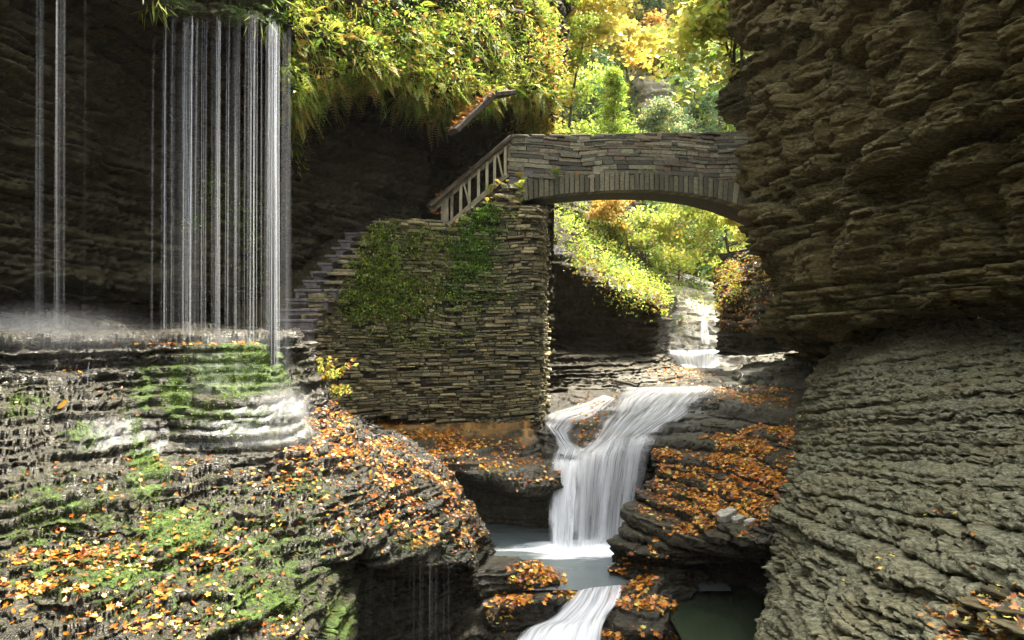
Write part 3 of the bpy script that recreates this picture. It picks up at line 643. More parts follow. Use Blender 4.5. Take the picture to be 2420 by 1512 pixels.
ppoly = [(1196,324),(1300,323),(1450,320),(1600,318),(1700,316),(1860,312),(1860,480),(1795,460),(1735,436),(1680,423),(1620,417),(1550,414),(1450,414),(1350,417),(1280,421),(1196,428)]
P, Q, C, Pm, Qm = masonry(bp, 2.5, 4.2, ppoly, (.05, .10), (.16, .5), .018, .33, 21, gap=.006, inset=.008, tint=((.26,.26,.21),(.18,.18,.16),(.33,.32,.25),(.13,.13,.12),(.27,.22,.18)))
par = mesh_obj('parapet', P, Q, mat=M['stone'], parent=bridge, col=C); mesh_obj('parapet_core', Pm, Qm, mat=M['mortar'], parent=bridge)
bp2 = Plan([(BR[0] - .05, BR[1] + 1.35), (BL[0] - .05, BL[1] + 1.35)])
P2, Q2, C2, Pm2, Qm2 = masonry(bp2, 2.9, 4.05, [(0,0),(2420,0),(2420,1512),(0,1512)], (.05, .10), (.2, .5), .018, .3, 22, gap=.006, inset=.008)
mesh_obj('parapet', P2, Q2, mat=M['stone'], parent=bridge, col=C2); mesh_obj('parapet_core', Pm2, Qm2, mat=M['mortar'], parent=bridge)
# coping slabs along the top
cp = []; cc = []; s = 0
while s < bp.c[-1] - .05:
    L = r.uniform(.25, .6); e = min(s + L, bp.c[-1]); m_ = (s + e) / 2; c = bp.at(np.array([m_]), zt(m_) + .005, np.array([-.14]))[0]
    v, q, t = slab(c, (e - s) / 2 * 1.02, .20, .026, math.atan2(*(bp.t[0][::-1])), r); cp.append((v, q, t)); cc += [np.array((.25, .24, .20)) * r.uniform(.6, 1.2)] * len(v); s = e
V, Qs, T = join(cp); mesh_obj('coping', V, Qs, T, mat=M['stone'], parent=bridge, col=np.array(cc))
# voussoirs
nv = 54; V = []; C = []
ss = np.linspace(intr[0][0], intr[-1][0], nv + 1)
for k in range(nv):
    a, b = ss[k] + .008, ss[k + 1] - .008
    ea, eb = [np.interp(q, [p[0] for p in intr], [p[0] for p in extr]) for q in (a, b)]
    ea2, eb2 = ea, eb
    h = r.normal(0, .022)
    V += box_shape(bp, [a, b, eb2 , ea2], [float(zi(a)), float(zi(b)), float(ze(eb2)) - .01 + h, float(ze(ea2)) - .01 + h], -.3, .035 + r.uniform(0, .03), .010, r)
    C += [np.array(((.20,.20,.15),(.25,.24,.18),(.15,.15,.12))[r.integers(3)]) * r.uniform(.7, 1.2)] * 12
V = np.array(V); P = bp.at(V[:, 0], V[:, 1], V[:, 2]); Q = (np.array(BOXQ)[None] + np.arange(nv)[:, None, None] * 12).reshape(-1, 4)
mesh_obj('arch_ring', P, Q, mat=M['stone'], parent=bridge, col=np.array(C))
# vault and deck
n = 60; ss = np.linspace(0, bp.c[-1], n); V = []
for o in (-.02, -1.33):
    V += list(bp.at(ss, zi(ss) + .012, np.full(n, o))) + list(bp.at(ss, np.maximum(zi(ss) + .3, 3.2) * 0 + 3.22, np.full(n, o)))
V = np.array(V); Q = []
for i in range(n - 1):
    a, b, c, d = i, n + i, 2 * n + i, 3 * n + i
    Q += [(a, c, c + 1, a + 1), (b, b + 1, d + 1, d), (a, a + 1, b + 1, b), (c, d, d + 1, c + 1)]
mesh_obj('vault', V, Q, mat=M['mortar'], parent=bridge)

# ------------------------------------------------------------------ timber railing
def beam(p, q, w, h, up=(0, 0, 1), bev=.006):
    p, q, up = np.array(p, float), np.array(q, float), np.array(up, float); t = (q - p) / np.linalg.norm(q - p); s = np.cross(t, up); s /= np.linalg.norm(s); u = np.cross(s, t)
    V = []
    for c in (p, q):
        for a, b in ((-w + bev, -h), (w - bev, -h), (w, -h + bev), (w, h - bev), (w - bev, h), (-w + bev, h), (-w, h - bev), (-w, -h + bev)):
            V.append(c + s * a + u * b)
    Q = [(i, (i + 1) % 8, 8 + (i + 1) % 8, 8 + i) for i in range(8)]; T = [(0, i + 1, i) for i in range(1, 7)] + [(8, 8 + i, 9 + i) for i in range(1, 7)]
    return np.array(V), Q, T
rail = tag(empty('timber_railing', tuple(W(1060, 545, 14.8))), 'sloping timber railing with slanted struts rising from the wall to the bridge', 'railing')
dr = lambda u: np.interp(u, [1010, 1204], [14.75, 15.55])
rtop = lambda u: np.interp(u, [1014, 1204], [489, 326]); rbot = lambda u: np.interp(u, [1058, 1198], [536, 412])
def rb(name, p, q, w, h, mat):
    V, Q, T = beam(p, q, w, h, up=(0, 0, 1) if abs((q - p)[2]) < .95 * np.linalg.norm(q - p) else (1, 0, 0)); return mesh_obj(name, V, Q, T, mat=M[mat], parent=rail)
rb('handrail', W(1014, 487, 14.7), W(1206, 323, 15.55), .085, .035, 'wooddark')
rb('side_board', W(1018, 497, 14.82), W(1203, 338, 15.62), .02, .06, 'wood')
rb('bottom_rail', W(1058, 534, 14.9), W(1198, 412, 15.6), .04, .05, 'wood')
for u, w in ((1046,.05),(1068,.05),(1089,.05),(1109,.045),(1131,.075),(1151,.075),(1169,.075),(1194,.06)):
    d = dr(u) + .06; rb('baluster' if u < 1190 else 'post', W(u, rbot(max(u, 1050)), d), W(u, rtop(u) + 12, d), w, .03, 'woodpale' if u > 1080 else 'wood')
for ua, ub in ((1096,1110),(1176,1188)):
    rb('strut', W(ua, rtop(ua) + 14, dr(ua) + .03), W(ub, rbot(ub) - 3, dr(ub) + .03), .02, .02, 'woodpale')
rb('post', W(1054, 530, 14.95), W(1054, 470, 14.95), .06, .05, 'wood')

# slanting coping slab that pokes out of the leafy bank
slb = tag(empty('slab_edge', tuple(W(1075, 315, 14.4))), 'slanting leaf covered slab edge sticking out of the leafy bank left of the bridge', 'slab')
V, Q, T = beam(W(1070, 312, 14.0), W(1165, 222, 14.6), .16, .055, bev=.015); mesh_obj('sloping_slab', V, Q, T, mat=M['bark'], parent=slb)
V, Q, T = beam(W(1160, 226, 14.7), W(1205, 221, 15.1), .18, .05, bev=.015); mesh_obj('level_slab', V, Q, T, mat=M['bark'], parent=slb)

# ------------------------------------------------------------------ tubes
def tube(pts, rad, n=7, ell=1.0):
    pts = np.array(pts, float); rad = np.broadcast_to(np.asarray(rad, float), (len(pts),)); t = np.gradient(pts, axis=0); t /= np.linalg.norm(t, axis=1, keepdims=True)
    ref = np.array([0, 1, 0.]) if abs(t[0][1]) < .9 else np.array([1., 0, 0]); a = np.cross(t, ref); a /= np.linalg.norm(a, axis=1, keepdims=True); b = np.cross(t, a)
    k = np.linspace(0, 2 * math.pi, n, endpoint=False)
    V = pts[:, None] + rad[:, None, None] * (a[:, None] * np.cos(k)[None, :, None] + ell * b[:, None] * np.sin(k)[None, :, None])
    m_ = len(pts); i = np.arange(m_ * n).reshape(m_, n); Q = np.stack([i[:-1], np.roll(i, -1, 1)[:-1], np.roll(i, -1, 1)[1:], i[1:]], -1).reshape(-1, 4)
    return V.reshape(-1, 3), Q
def tubes(lst):
    V, Q, o = [], [], 0
    for v, q in lst: V.append(v); Q.append(np.asarray(q) + o); o += len(v)
    return np.concatenate(V), np.concatenate(Q)

# ------------------------------------------------------------------ water
m, nt, out = newmat('falling strands'); b = NB(nt)
at = b.n('ShaderNodeAttribute', attribute_name='Col'); sp = b.n('ShaderNodeSeparateColor'); b.l(at.outputs[0], sp.inputs[0])
a = b.math('MULTIPLY', sp.outputs[0], b.ramp(b.noise(3, 4, (25, 25, .35)), [(.3, .45), (.7, 1)]), clamp=True)
d = b.n('ShaderNodeBsdfPrincipled'); d.inputs['Base Color'].default_value = (.86, .9, .96, 1); d.inputs['Roughness'].default_value = .35
tl = b.n('ShaderNodeBsdfTranslucent'); tl.inputs[0].default_value = (.86, .9, .96, 1); mx = b.n('ShaderNodeMixShader'); mx.inputs[0].default_value = .5; b.l(d.outputs[0], mx.inputs[1]); b.l(tl.outputs[0], mx.inputs[2])
tr = b.n('ShaderNodeBsdfTransparent'); m2 = b.n('ShaderNodeMixShader'); b.l(a, m2.inputs[0]); b.l(tr.outputs[0], m2.inputs[1]); b.l(mx.outputs[0], m2.inputs[2]); b.l(m2.outputs[0], out.inputs[0]); M['strand'] = m

def strands(name, specs, seed):
    r = np.random.default_rng(seed); lst = []; C = []
    for (u0, u1, n, vt, vb, d, rad, al) in specs:
        for k in range(n):
            u = r.uniform(u0, u1); dd = d + r.normal(0, .06); z1 = (756 - vt + r.uniform(0, 30)) / FPX * dd; z0 = (756 - vb - r.uniform(-8, 8)) / FPX * dd
            x = (u - 1210) / FPX * dd; dx = r.normal(0, .012); rr = rad * r.uniform(.4, 1.5); aa = al * r.uniform(.35, 1.2); m_ = 9
            tt = np.linspace(0, 1, m_); pts = np.stack([x + dx * tt, np.full(m_, dd) - .06 * np.sqrt(tt), z1 + (z0 - z1) * tt], -1)
            v, q = tube(pts, rr * (.5 + .5 * tt), 4, .6); lst.append((v, q)); C += [np.repeat(aa * (.45 + .75 * np.exp(-((tt - .35) / .45) ** 2)), 4)]
    V, Q = tubes(lst); c = np.concatenate(C); return mesh_obj(name, V, Q, mat=M['strand'], col=np.stack([c] * 3, -1), smooth=True)
o = strands('waterfall', [(632,662,30,80,990,9.98,.0045,.42),(638,656,8,75,1000,9.96,.016,.12),(626,690,10,90,1010,9.9,.04,.03),
  (430,468,16,62,812,9.72,.0026,.45),(434,441,3,64,812,9.7,.005,.3),(449,456,2,60,812,9.7,.005,.3),(428,472,5,62,815,9.7,.03,.028),
  (511,523,7,60,810,9.9,.0026,.38),(508,526,3,60,810,9.9,.018,.06),(389,397,4,40,815,9.7,.0026,.36),(405,420,4,60,815,9.7,.003,.25),(476,505,5,55,815,9.85,.0025,.4),
  (358,370,3,110,815,9.75,.004,.2),(536,546,3,50,815,10.05,.003,.3),(560,605,12,50,815,10.05,.0018,.30),(552,560,3,-60,815,10.6,.007,.25),(590,620,7,45,815,10.15,.0025,.4),
  (380,640,22,60,830,10.0,.002,.35),(385,650,10,60,830,10.0,.035,.016)], 31); tag(o, kind='structure')
o = strands('thin_falls', [(90,104,5,-420,800,8.5,.004,.09),(130,142,5,-420,800,8.4,.005,.11),(146,160,3,-420,800,8.5,.002,.18),(200,206,1,-420,800,8.6,.0016,.12),(85,170,4,-420,800,8.5,.03,.02)], 32); tag(o, kind='structure')
o = strands('seepage', [(830,1060,26,1310,1560,8.35,.0016,.14),(1040,1050,3,1380,1560,8.9,.004,.2),(215,330,12,985,1050,7.7,.0025,.3),(180,250,4,880,930,8.15,.003,.3),(700,705,1,1180,1220,7.9,.003,.3)], 33); tag(o, kind='structure')

from mathutils.bvhtree import BVHTree
def bvh(*names):
    V, Q, o = [], [], 0
    for nm in names:
        me = bpy.data.objects[nm].data; n = len(me.vertices); a = np.zeros(n * 3, np.float32); me.vertices.foreach_get('co', a); V.append(a.reshape(-1, 3))
        q = np.zeros(len(me.loops), np.int32); me.loops.foreach_get('vertex_index', q); Q.append(q.reshape(-1, 4) + o); o += n
    return BVHTree.FromPolygons([tuple(map(float, v)) for v in np.concatenate(V)], [tuple(map(int, q)) for q in np.concatenate(Q)])
bed = bvh('stream_bed')
def drape(net, nr, nc, lift=.035, sm=6, bed=bed):
    """net rows of (u, v): flowing water laid on the bed"""
    net = np.array(net, float); R_, C_ = net.shape[:2]; ti = np.linspace(0, R_ - 1, nr); tj = np.linspace(0, C_ - 1, nc)
    def li(a, t, ax):
        i = np.minimum(t.astype(int), a.shape[ax] - 2); f = t - i; sh = [1] * a.ndim; sh[ax] = -1; f = f.reshape(sh); return np.take(a, i, ax) * (1 - f) + np.take(a, i + 1, ax) * f
    G = li(li(net, ti, 0), tj, 1); P = np.zeros((nr, nc, 3)); last = 15.0
    for i in range(nr):
        for j in range(nc):
            dv = Vector(W(G[i, j, 0], G[i, j, 1], 1.0)); h = bed.ray_cast(Vector((0, 0, 0)), dv.normalized())
            if h[0] is not None: last = h[0].y
            P[i, j] = W(G[i, j, 0], G[i, j, 1], last)
    Z = P[..., 1]
    for _ in range(sm):
        Zp = np.pad(Z, 1, mode='edge'); Z = (Zp[:-2, 1:-1] + Zp[2:, 1:-1] + Zp[1:-1, :-2] + Zp[1:-1, 2:] + 2 * Z) / 6
    P = P * (Z / P[..., 1])[..., None]; P[..., 2] += lift; return P
def flow(name, P, mat, dens=None, foam=None):
    nr, nc = P.shape[:2]; i = np.arange(nr * nc).reshape(nr, nc); Q = np.stack([i[:-1, :-1], i[:-1, 1:], i[1:, 1:], i[1:, :-1]], -1).reshape(-1, 4)[:, ::-1]
    uu = np.broadcast_to(np.linspace(0, 1, nc)[None], (nr, nc)); vv = np.cumsum(np.concatenate([np.zeros((1, nc)), np.linalg.norm(np.diff(P, axis=0), axis=-1)]), 0); wd = np.linalg.norm(P[:, -1] - P[:, 0], axis=-1).mean() / 2.5
    c = np.ones((nr, nc, 3)); c[..., 1] = 0
    if dens is not None: c[..., 0] = dens
    e = np.minimum(uu, 1 - uu) + .09 * noise(uu * 3, vv * 3.1, uu * 0, 9); c[..., 0] *= sstep(0.01, .17, e)
    if foam is not None: c[..., 1] = foam * sstep(0.01, .15, e)
    o = mesh_obj(name, P.reshape(-1, 3), Q, mat=M[mat], col=c.reshape(-1, 3), uv=np.stack([uu * wd, vv], -1).reshape(-1, 2), smooth=True); return tag(o, kind='structure')
def lerpnet(net, nr, nc):
    net = np.array([[W(*p) for p in row] for row in net]); 
    def cr(a, n):
        t = np.linspace(0, a.shape[0] - 1, n); i = np.minimum(t.astype(int), a.shape[0] - 2); f = (t - i)[:, None, None]; p = np.concatenate([a[:1], a, a[-1:]])
        p0, p1, p2, p3 = p[i], p[i + 1], p[i + 2], p[i + 3]; return .5 * ((2 * p1) + (p2 - p0) * f + (2 * p0 - 5 * p1 + 4 * p2 - p3) * f * f + (3 * p1 - p0 - 3 * p2 + p3) * f ** 3)
    a = cr(net, nr); return np.moveaxis(cr(np.moveaxis(a, 1, 0), nc), 0, 1)
# plateau and slab
P = drape([[(1480,926),(1540,926),(1600,925),(1650,924),(1692,924)],[(1440,955),(1500,952),(1560,955),(1610,958),(1660,960)],[(1425,985),(1480,985),(1530,985),(1580,990),(1625,993)],
 [(1405,1025),(1450,1022),(1490,1018),(1535,1020),(1580,1022)],[(1375,1068),(1420,1062),(1455,1055),(1495,1048),(1552,1045)],[(1350,1088),(1395,1084),(1450,1074),(1490,1064),(1550,1052)]], 60, 60, lift=.11, sm=20)
STREAM = P
P = drape([[(1425,936),(1440,940),(1455,946)],[(1370,955),(1395,968),(1415,980)],[(1305,975),(1330,990),(1370,1005)],[(1278,1000),(1310,1015),(1345,1030)],[(1305,1030),(1325,1040),(1350,1045)],[(1315,1060),(1345,1065),(1380,1068)],[(1302,1090),(1335,1092),(1372,1088)]], 60, 24)
BRANCH = P
# thin water spreading over the mossy steps under the strongest strand
lt = bvh('ledge_terrace', 'mossy_steps')
for k, (net_, dn) in enumerate((([[(560,935),(640,930),(700,925)],[(500,975),(620,975),(722,970)],[(430,1020),(580,1025),(745,1015)],[(400,1062),(580,1070),(760,1050)]], .62), ([[(430,825),(520,825),(600,825)],[(420,880),(520,880),(610,880)],[(410,940),(520,940),(615,940)]], .22),
   ([[(230,985),(330,985),(400,1000)],[(180,1030),(300,1030),(400,1040)],[(140,1075),(290,1080),(400,1085)]], .45))):
    P = drape(net_, 60, 60, lift=.02, sm=2, bed=lt); flow('step_water', P, 'film', dens=dn * sstep(0, .25, np.linspace(0, 1, 60))[:, None] * sstep(0, .2, 1 - np.linspace(0, 1, 60))[:, None] * np.ones((1, 60)))
# the main drop: the sliding water runs straight on over the lip
def over(P, B0, B1, n, dy=0.0, ncol=None):
    L = P[-1]; nc = len(L); t = np.linspace(0, 1, nc)[:, None]; B = np.array(B0) * (1 - t) + np.array(B1) * t + np.array([0, dy, 0]); h = np.linspace(0, 1, n + 1)[1:, None, None]
    B = B + np.stack([.03 * noise(t[:, 0] * 9, t[:, 0] * 0, t[:, 0] * 0), .10 * noise(t[:, 0] * 7, t[:, 0] * 0 + 3, t[:, 0] * 0), t[:, 0] * 0], -1)
    F = L + (B - L) * h; F[..., 2] = L[:, 2] + (B[:, 2] - L[:, 2]) * h[..., 0] ** 1.7; return np.concatenate([P, F])
for P0, B0, B1, dd in ((STREAM, W(1338, 1300, 12.35), W(1496, 1298, 12.85), 0), (BRANCH, W(1296, 1300, 12.6), W(1352, 1301, 12.35), 1)):
    for dy, de in ((0, 1.0), (-.12, .5)):
        P = over(P0 if dy == 0 else P0[-14:] + np.array([0, 0, .02]), B0, B1, 46, dy); nr, nc = P.shape[:2]; x = np.linspace(0, 1, nc)[None]; k = np.clip((np.arange(nr) - (nr - 46)) / 46, 0, 1)[:, None]
        prof = (1.25 - .75 * x) * (1 - .35 * np.exp(-((x - .28) / .06) ** 2)) if dd == 0 else 1.35 + 0 * x
        dn = (1.1 * (1 - sstep(0, .1, k)) + prof * sstep(0, .1, k)) * de * np.ones((nr, nc)); f = sstep(.88, 1.0, k) * .45 * np.ones((1, nc)) + (.35 if dd else .12) * sstep(0, .15, k) * (1 - .6 * x) * de
        flow('main_falls', P, 'falls', dens=dn, foam=f)
# lowest cascade
net = [[(1362,1388,10.7),(1400,1386,10.65),(1440,1384,10.65),(1470,1382,10.65)],[(1355,1400,10.4),(1395,1398,10.3),(1436,1396,10.3),(1470,1392,10.3)],[(1330,1428,10.15),(1380,1428,10.0),(1425,1424,10.0),(1462,1418,10.05)],
 [(1290,1462,9.9),(1350,1462,9.75),(1405,1458,9.7),(1440,1452,9.8)],[(1240,1485,9.5),(1320,1485,9.35),(1395,1482,9.3),(1425,1478,9.4)],[(1200,1540,9.1),(1300,1540,8.9),(1385,1536,8.9),(1420,1530,9.1)]]
P = lerpnet(net, 50, 50); flow('lower_cascade', P, 'falls', dens=1.15, foam=np.linspace(.15, .5, 50)[:, None] * np.ones((1, 50)))
# little falls upstream
net = [[(1575,826,25.6),(1620,828,25.6),(1660,826,25.6),(1712,824,25.8)],[(1578,834,25.0),(1620,835,24.9),(1660,834,24.9),(1712,830,25.2)],[(1600,858,24.8),(1630,866,24.6),(1660,868,24.6),(1700,860,24.9)],[(1625,872,24.2),(1645,876,24.1),(1665,876,24.1),(1690,872,24.3)]]
P = lerpnet(net, 24, 40); flow('upstream_falls', P, 'falls', dens=1.2, foam=np.full((24, 40), .15))
P = lerpnet([[(1652,735,29.2),(1660,735,29.2),(1668,735,29.2)],[(1655,770,28.6),(1664,770,28.6),(1673,770,28.6)],[(1655,812,27.2),(1668,812,27.2),(1680,812,27.2)]], 16, 10); flow('distant_rill', P, 'falls', dens=1.0)

# pool: one glossy sheet, foam where the falls strike
m, nt, out = newmat('pool water'); b = NB(nt)
geo = b.n('ShaderNodeNewGeometry').outputs['Position']; spx = b.n('ShaderNodeSeparateXYZ'); b.l(geo, spx.inputs[0])
fc = W(1375, 1300, 12.35)
dx = b.math('MULTIPLY', b.math('SUBTRACT', spx.outputs[0], float(fc[0])), .75); dy = b.math('MULTIPLY', b.math('SUBTRACT', spx.outputs[1], float(fc[1])), 1.7)
ds = b.math('SQRT', b.math('ADD', b.math('MULTIPLY', dx, dx), b.math('MULTIPLY', dy, dy)))
nz = b.noise(2.2, 5, (.6, 2.2, 1)); ff = b.math('ADD', ds, b.math('MULTIPLY', b.math('SUBTRACT', nz, .5), 1.6))
foam = b.ramp(ff, [(.38, 1), (1.25, .10)])
c = b.mix(foam, (.030, .048, .045), (.85, .9, .93))
p = b.n('ShaderNodeBsdfPrincipled'); b.l(c, p.inputs['Base Color']); b.l(b.math('ADD', b.math('MULTIPLY', foam, .4), .12), p.inputs['Roughness'])
bpn = b.n('ShaderNodeBump'); bpn.inputs['Strength'].default_value = .25; bpn.inputs['Distance'].default_value = .05; b.l(nz, bpn.inputs['Height']); b.l(bpn.outputs[0], p.inputs['Normal'])
b.l(p.outputs[0], out.inputs[0]); M['pool'] = m
zp = -3.93
nx = 40; X, Y = np.meshgrid(np.linspace(-1.2, 3.2, nx), np.linspace(10.45, 14.2, nx)); Z = np.full_like(X, zp) + .012 * noise(X * 2, Y * 4, X * 0)
i = np.arange(nx * nx).reshape(nx, nx); Q = np.stack([i[:-1, :-1], i[:-1, 1:], i[1:, 1:], i[1:, :-1]], -1).reshape(-1, 4)
tag(mesh_obj('pool_water', np.stack([X, Y, Z], -1).reshape(-1, 3), Q, mat=M['pool'], smooth=True), kind='structure')
m = simple('green pool', (.018, .026, .014), (.03, .042, .022), 1.5, rough=.12, bump=.08, spec=.5)
X, Y = np.meshgrid(np.linspace(2.15, 5, 24), np.linspace(7.6, 11, 24)); Z = np.full_like(X, -4.05) + .01 * noise(X * 2, Y * 3, X * 0); i = np.arange(576).reshape(24, 24); Q = np.stack([i[:-1, :-1], i[:-1, 1:], i[1:, 1:], i[1:, :-1]], -1).reshape(-1, 4)
tag(mesh_obj('lower_pool_water', np.stack([X, Y, Z], -1).reshape(-1, 3), Q, mat=m, smooth=True), kind='structure')
tag(mesh_obj('upper_stream_water', np.stack([X * 1.9 - 3.2, Y * 2.35 + .8, Z * 0 - 1.80], -1).reshape(-1, 3), Q, mat=m, smooth=True), kind='structure')

# ------------------------------------------------------------------ leaves
PAL = dict(
 orange=[(.50,.14,.012),(.55,.20,.02),(.30,.08,.012),(.58,.28,.04),(.17,.055,.015),(.42,.19,.06)],
 bright=[(.78,.30,.03),(.82,.42,.06),(.62,.20,.02),(.40,.13,.02),(.80,.36,.04)],  # oranges lifted in colour to make up for the shade these leaves lie in
 yellow=[(.68,.58,.10),(.75,.66,.18),(.58,.52,.08),(.62,.46,.08)],
 green=[(.16,.30,.03),(.24,.38,.04),(.35,.45,.05),(.10,.22,.02),(.48,.50,.07)],
 lime=[(.42,.54,.07),(.54,.60,.12),(.34,.50,.06),(.64,.60,.14),(.24,.40,.05)],
 dgreen=[(.06,.13,.02),(.09,.18,.03),(.13,.22,.04)],
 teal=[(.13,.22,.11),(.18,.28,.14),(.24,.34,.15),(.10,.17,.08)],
 gold=[(.62,.52,.09),(.60,.58,.14),(.45,.50,.09),(.64,.42,.08)],
 rust=[(.50,.20,.04),(.58,.33,.07),(.35,.14,.03),(.45,.36,.08)],
 moss=[(.06,.11,.01),(.11,.18,.015),(.17,.26,.025),(.04,.08,.01)],
 frond=[(.22,.40,.04),(.34,.46,.05),(.48,.48,.08),(.55,.40,.08)])
def palcol(names, n, r):
    """names: list of (palette, weight)"""
    w = np.array([b for a, b in names], float); w /= w.sum(); pick = r.choice(len(names), n, p=w); out = np.zeros((n, 3))
    for i, (nm, _) in enumerate(names):
        k = pick == i; p = np.array(PAL[nm]); out[k] = p[r.integers(len(p), size=k.sum())]
    return out * r.uniform(.7, 1.25, (n, 1))
def unit(a): return a / np.maximum(np.linalg.norm(a, axis=-1, keepdims=True), 1e-9)
def leaves(P, A, Nn, size, color, aspect=.5, fold=.25, lobes=False):
    """one small folded leaf per point: A = along the leaf, Nn = its face; returns V, T, C"""
    n = len(P); A = unit(A); S = unit(np.cross(A, Nn)); Nn = np.cross(S, A); size = np.broadcast_to(size, (n,))[:, None]; asp = np.broadcast_to(aspect, (n,))[:, None]
    if lobes:      # five-pointed leaf
        k = [(0, 0, 0), (.32, .42, .3), (.18, .62, .2), (.62, .40, .3), (.60, .62, .15), (1.0, 0, 0)]
        pts = [(0, 0, 0), (.10, .50, .2), (.36, .30, .1), (.62, .58, .25), (.66, .22, .05), (1.05, 0, 0)]
        V = [P + A * size * x + S * size * y * asp * 1.6 + Nn * size * z * fold for x, y, z in pts] + [P + A * size * x - S * size * y * asp * 1.6 + Nn * size * z * fold for x, y, z in pts[1:5]]
        V = np.stack(V, 1); T0 = [(0,2,1),(0,5,4),(0,4,2),(2,4,3),(0,6,7),(0,9,5),(0,7,9),(7,8,9)]
    else:
        V = np.stack([P, P + A * size * .45 + S * size * .5 * asp + Nn * size * fold * asp, P + A * size, P + A * size * .45 - S * size * .5 * asp + Nn * size * fold * asp], 1); T0 = [(0,2,1),(0,3,2)]
    m_ = V.shape[1]; T = (np.array(T0)[None] + (np.arange(n) * m_)[:, None, None]).reshape(-1, 3); return V.reshape(-1, 3), T, np.repeat(color, m_, 0)
def merge(lst):
    V, T, C, o = [], [], [], 0
    for v, t, c in lst: V.append(v); T.append(t + o); C.append(c); o += len(v)
    return np.concatenate(V), np.concatenate(T), np.concatenate(C)
def surf_pts(names, n, r, mask, upmin=-1, clump=0.0, cf=1.5, cs=0):
    """random points on rock sheets; mask(u, v) -> 0..1"""
    Ps, Ns, Wt = [], [], []
    for nm in names:
        P, N = SH[nm]; c = (P[:-1, :-1] + P[1:, 1:]) / 2; nn = (N[:-1, :-1] + N[1:, 1:]) / 2
        ar = np.linalg.norm(np.cross(P[1:, 1:] - P[:-1, :-1], P[1:, :-1] - P[:-1, 1:]), axis=-1)
        u, v = UV(c); vw = (nn * -c).sum(-1) / np.linalg.norm(c, axis=-1); ar = np.minimum(ar, 5 * np.median(ar)); w = ar * mask(u, v) * (nn[..., 2] > upmin) * (vw > .03)
        if clump: w = w * np.clip((fbm(c, cf, 3, 77 + cs) + .5 - clump * .5) * 3, 0, 1)
        Ps.append(c.reshape(-1, 3)); Ns.append(nn.reshape(-1, 3)); Wt.append(w.ravel())
    P, N, w = np.concatenate(Ps), np.concatenate(Ns), np.concatenate(Wt)
    if w.sum() <= 0: return P[:0], N[:0]
    i = r.choice(len(P), n, p=w / w.sum()); return P[i] + r.normal(0, .012, (n, 3)), N[i]
def M_(lst):           # soft ellipses and polygons -> mask
    def f(u, v):
        t = np.zeros(u.shape)
        for e in lst:
            if isinstance(e[0], (list, tuple)): t = np.maximum(t, inpoly(u, v, e[0]) * e[1])
            else:
                cu, cv, ru, rv, a = e; t = np.maximum(t, a * np.clip(1.4 - 1.1 * np.sqrt(((u - cu) / ru) ** 2 + ((v - cv) / rv) ** 2), 0, 1))
        return t
    return f
def cover(name, names, n, mask, pals, size, lift=(0, .2), hang=.3, aspect=.55, upmin=-1, clump=0, cf=1.5, seed=1, mat='leaf', lobes=False, flat=False, label=None, kind='stuff', fold=.25):
    r = np.random.default_rng(seed); P, N = surf_pts(names, n, r, mask, upmin, clump, cf, seed); n = len(P)
    out = unit(N + r.normal(0, .35, (n, 3)) * (0 if flat else 1)); P = P + out * r.uniform(*lift, (n, 1))
    if flat:
        Nn = unit(N + r.normal(0, .45, (n, 3)) + np.array([0, 0, .5])); A = r.normal(0, 1, (n, 3)); A = A - Nn * (A * Nn).sum(1, keepdims=True)
    else:
        A = out + r.normal(0, .8, (n, 3)) + np.array([0, 0, -hang]); Nn = unit(r.normal(0, .6, (n, 3)) + np.array([0, -.3, .8]))
    s = r.uniform(*size, n) * (1 - .4 * r.uniform(0, 1, n) ** 2); V, T, C = leaves(P, A, Nn, s, palcol(pals, n, r), r.uniform(.7, 1.3, n) * aspect, fold, lobes)
    o = mesh_obj(name, V, T=T, mat=M[mat], col=C); return tag(o, kind=kind)
def fronds(P, D, L, r, pals, npair=13, droop=.9, w=.26):
    """fern fronds: base P, direction D, length L"""
    n = len(P); D = unit(D); side = unit(np.cross(D, np.array([0, 0, 1.]) + r.normal(0, .2, (n, 3)))); out = []; col = palcol(pals, n, r)
    t = np.linspace(.08, 1, npair)
    for j, x in enumerate(t):
        pos = P + D * (L * x)[:, None] + np.array([0, 0, -1.]) * (L * droop * x * x * .55)[:, None]; tg = unit(D + np.array([0, 0, -1.]) * droop * x * 1.1); up = np.cross(side, tg)
        ln = L * w * (math.sin(math.pi * min(1, x * .85 + .12)) ** .8) * (1.05 - .5 * x)
        for sg in (-1, 1): out.append(leaves(pos, side * sg + tg * .45, up, ln, col * r.uniform(.85, 1.15, (n, 1)), .30, .1))
    ts = np.concatenate([[0], t]); pts = [P + D * (L * x)[:, None] + np.array([0, 0, -1.]) * (L * droop * x * x * .55)[:, None] for x in ts]
    for p, q in zip(pts[:-1], pts[1:]): out.append(leaves(p, q - p, side, np.linalg.norm(q - p, axis=1) * 1.02, col * .7, .25, 0))
    V, T, C = merge(out); return V, T, C

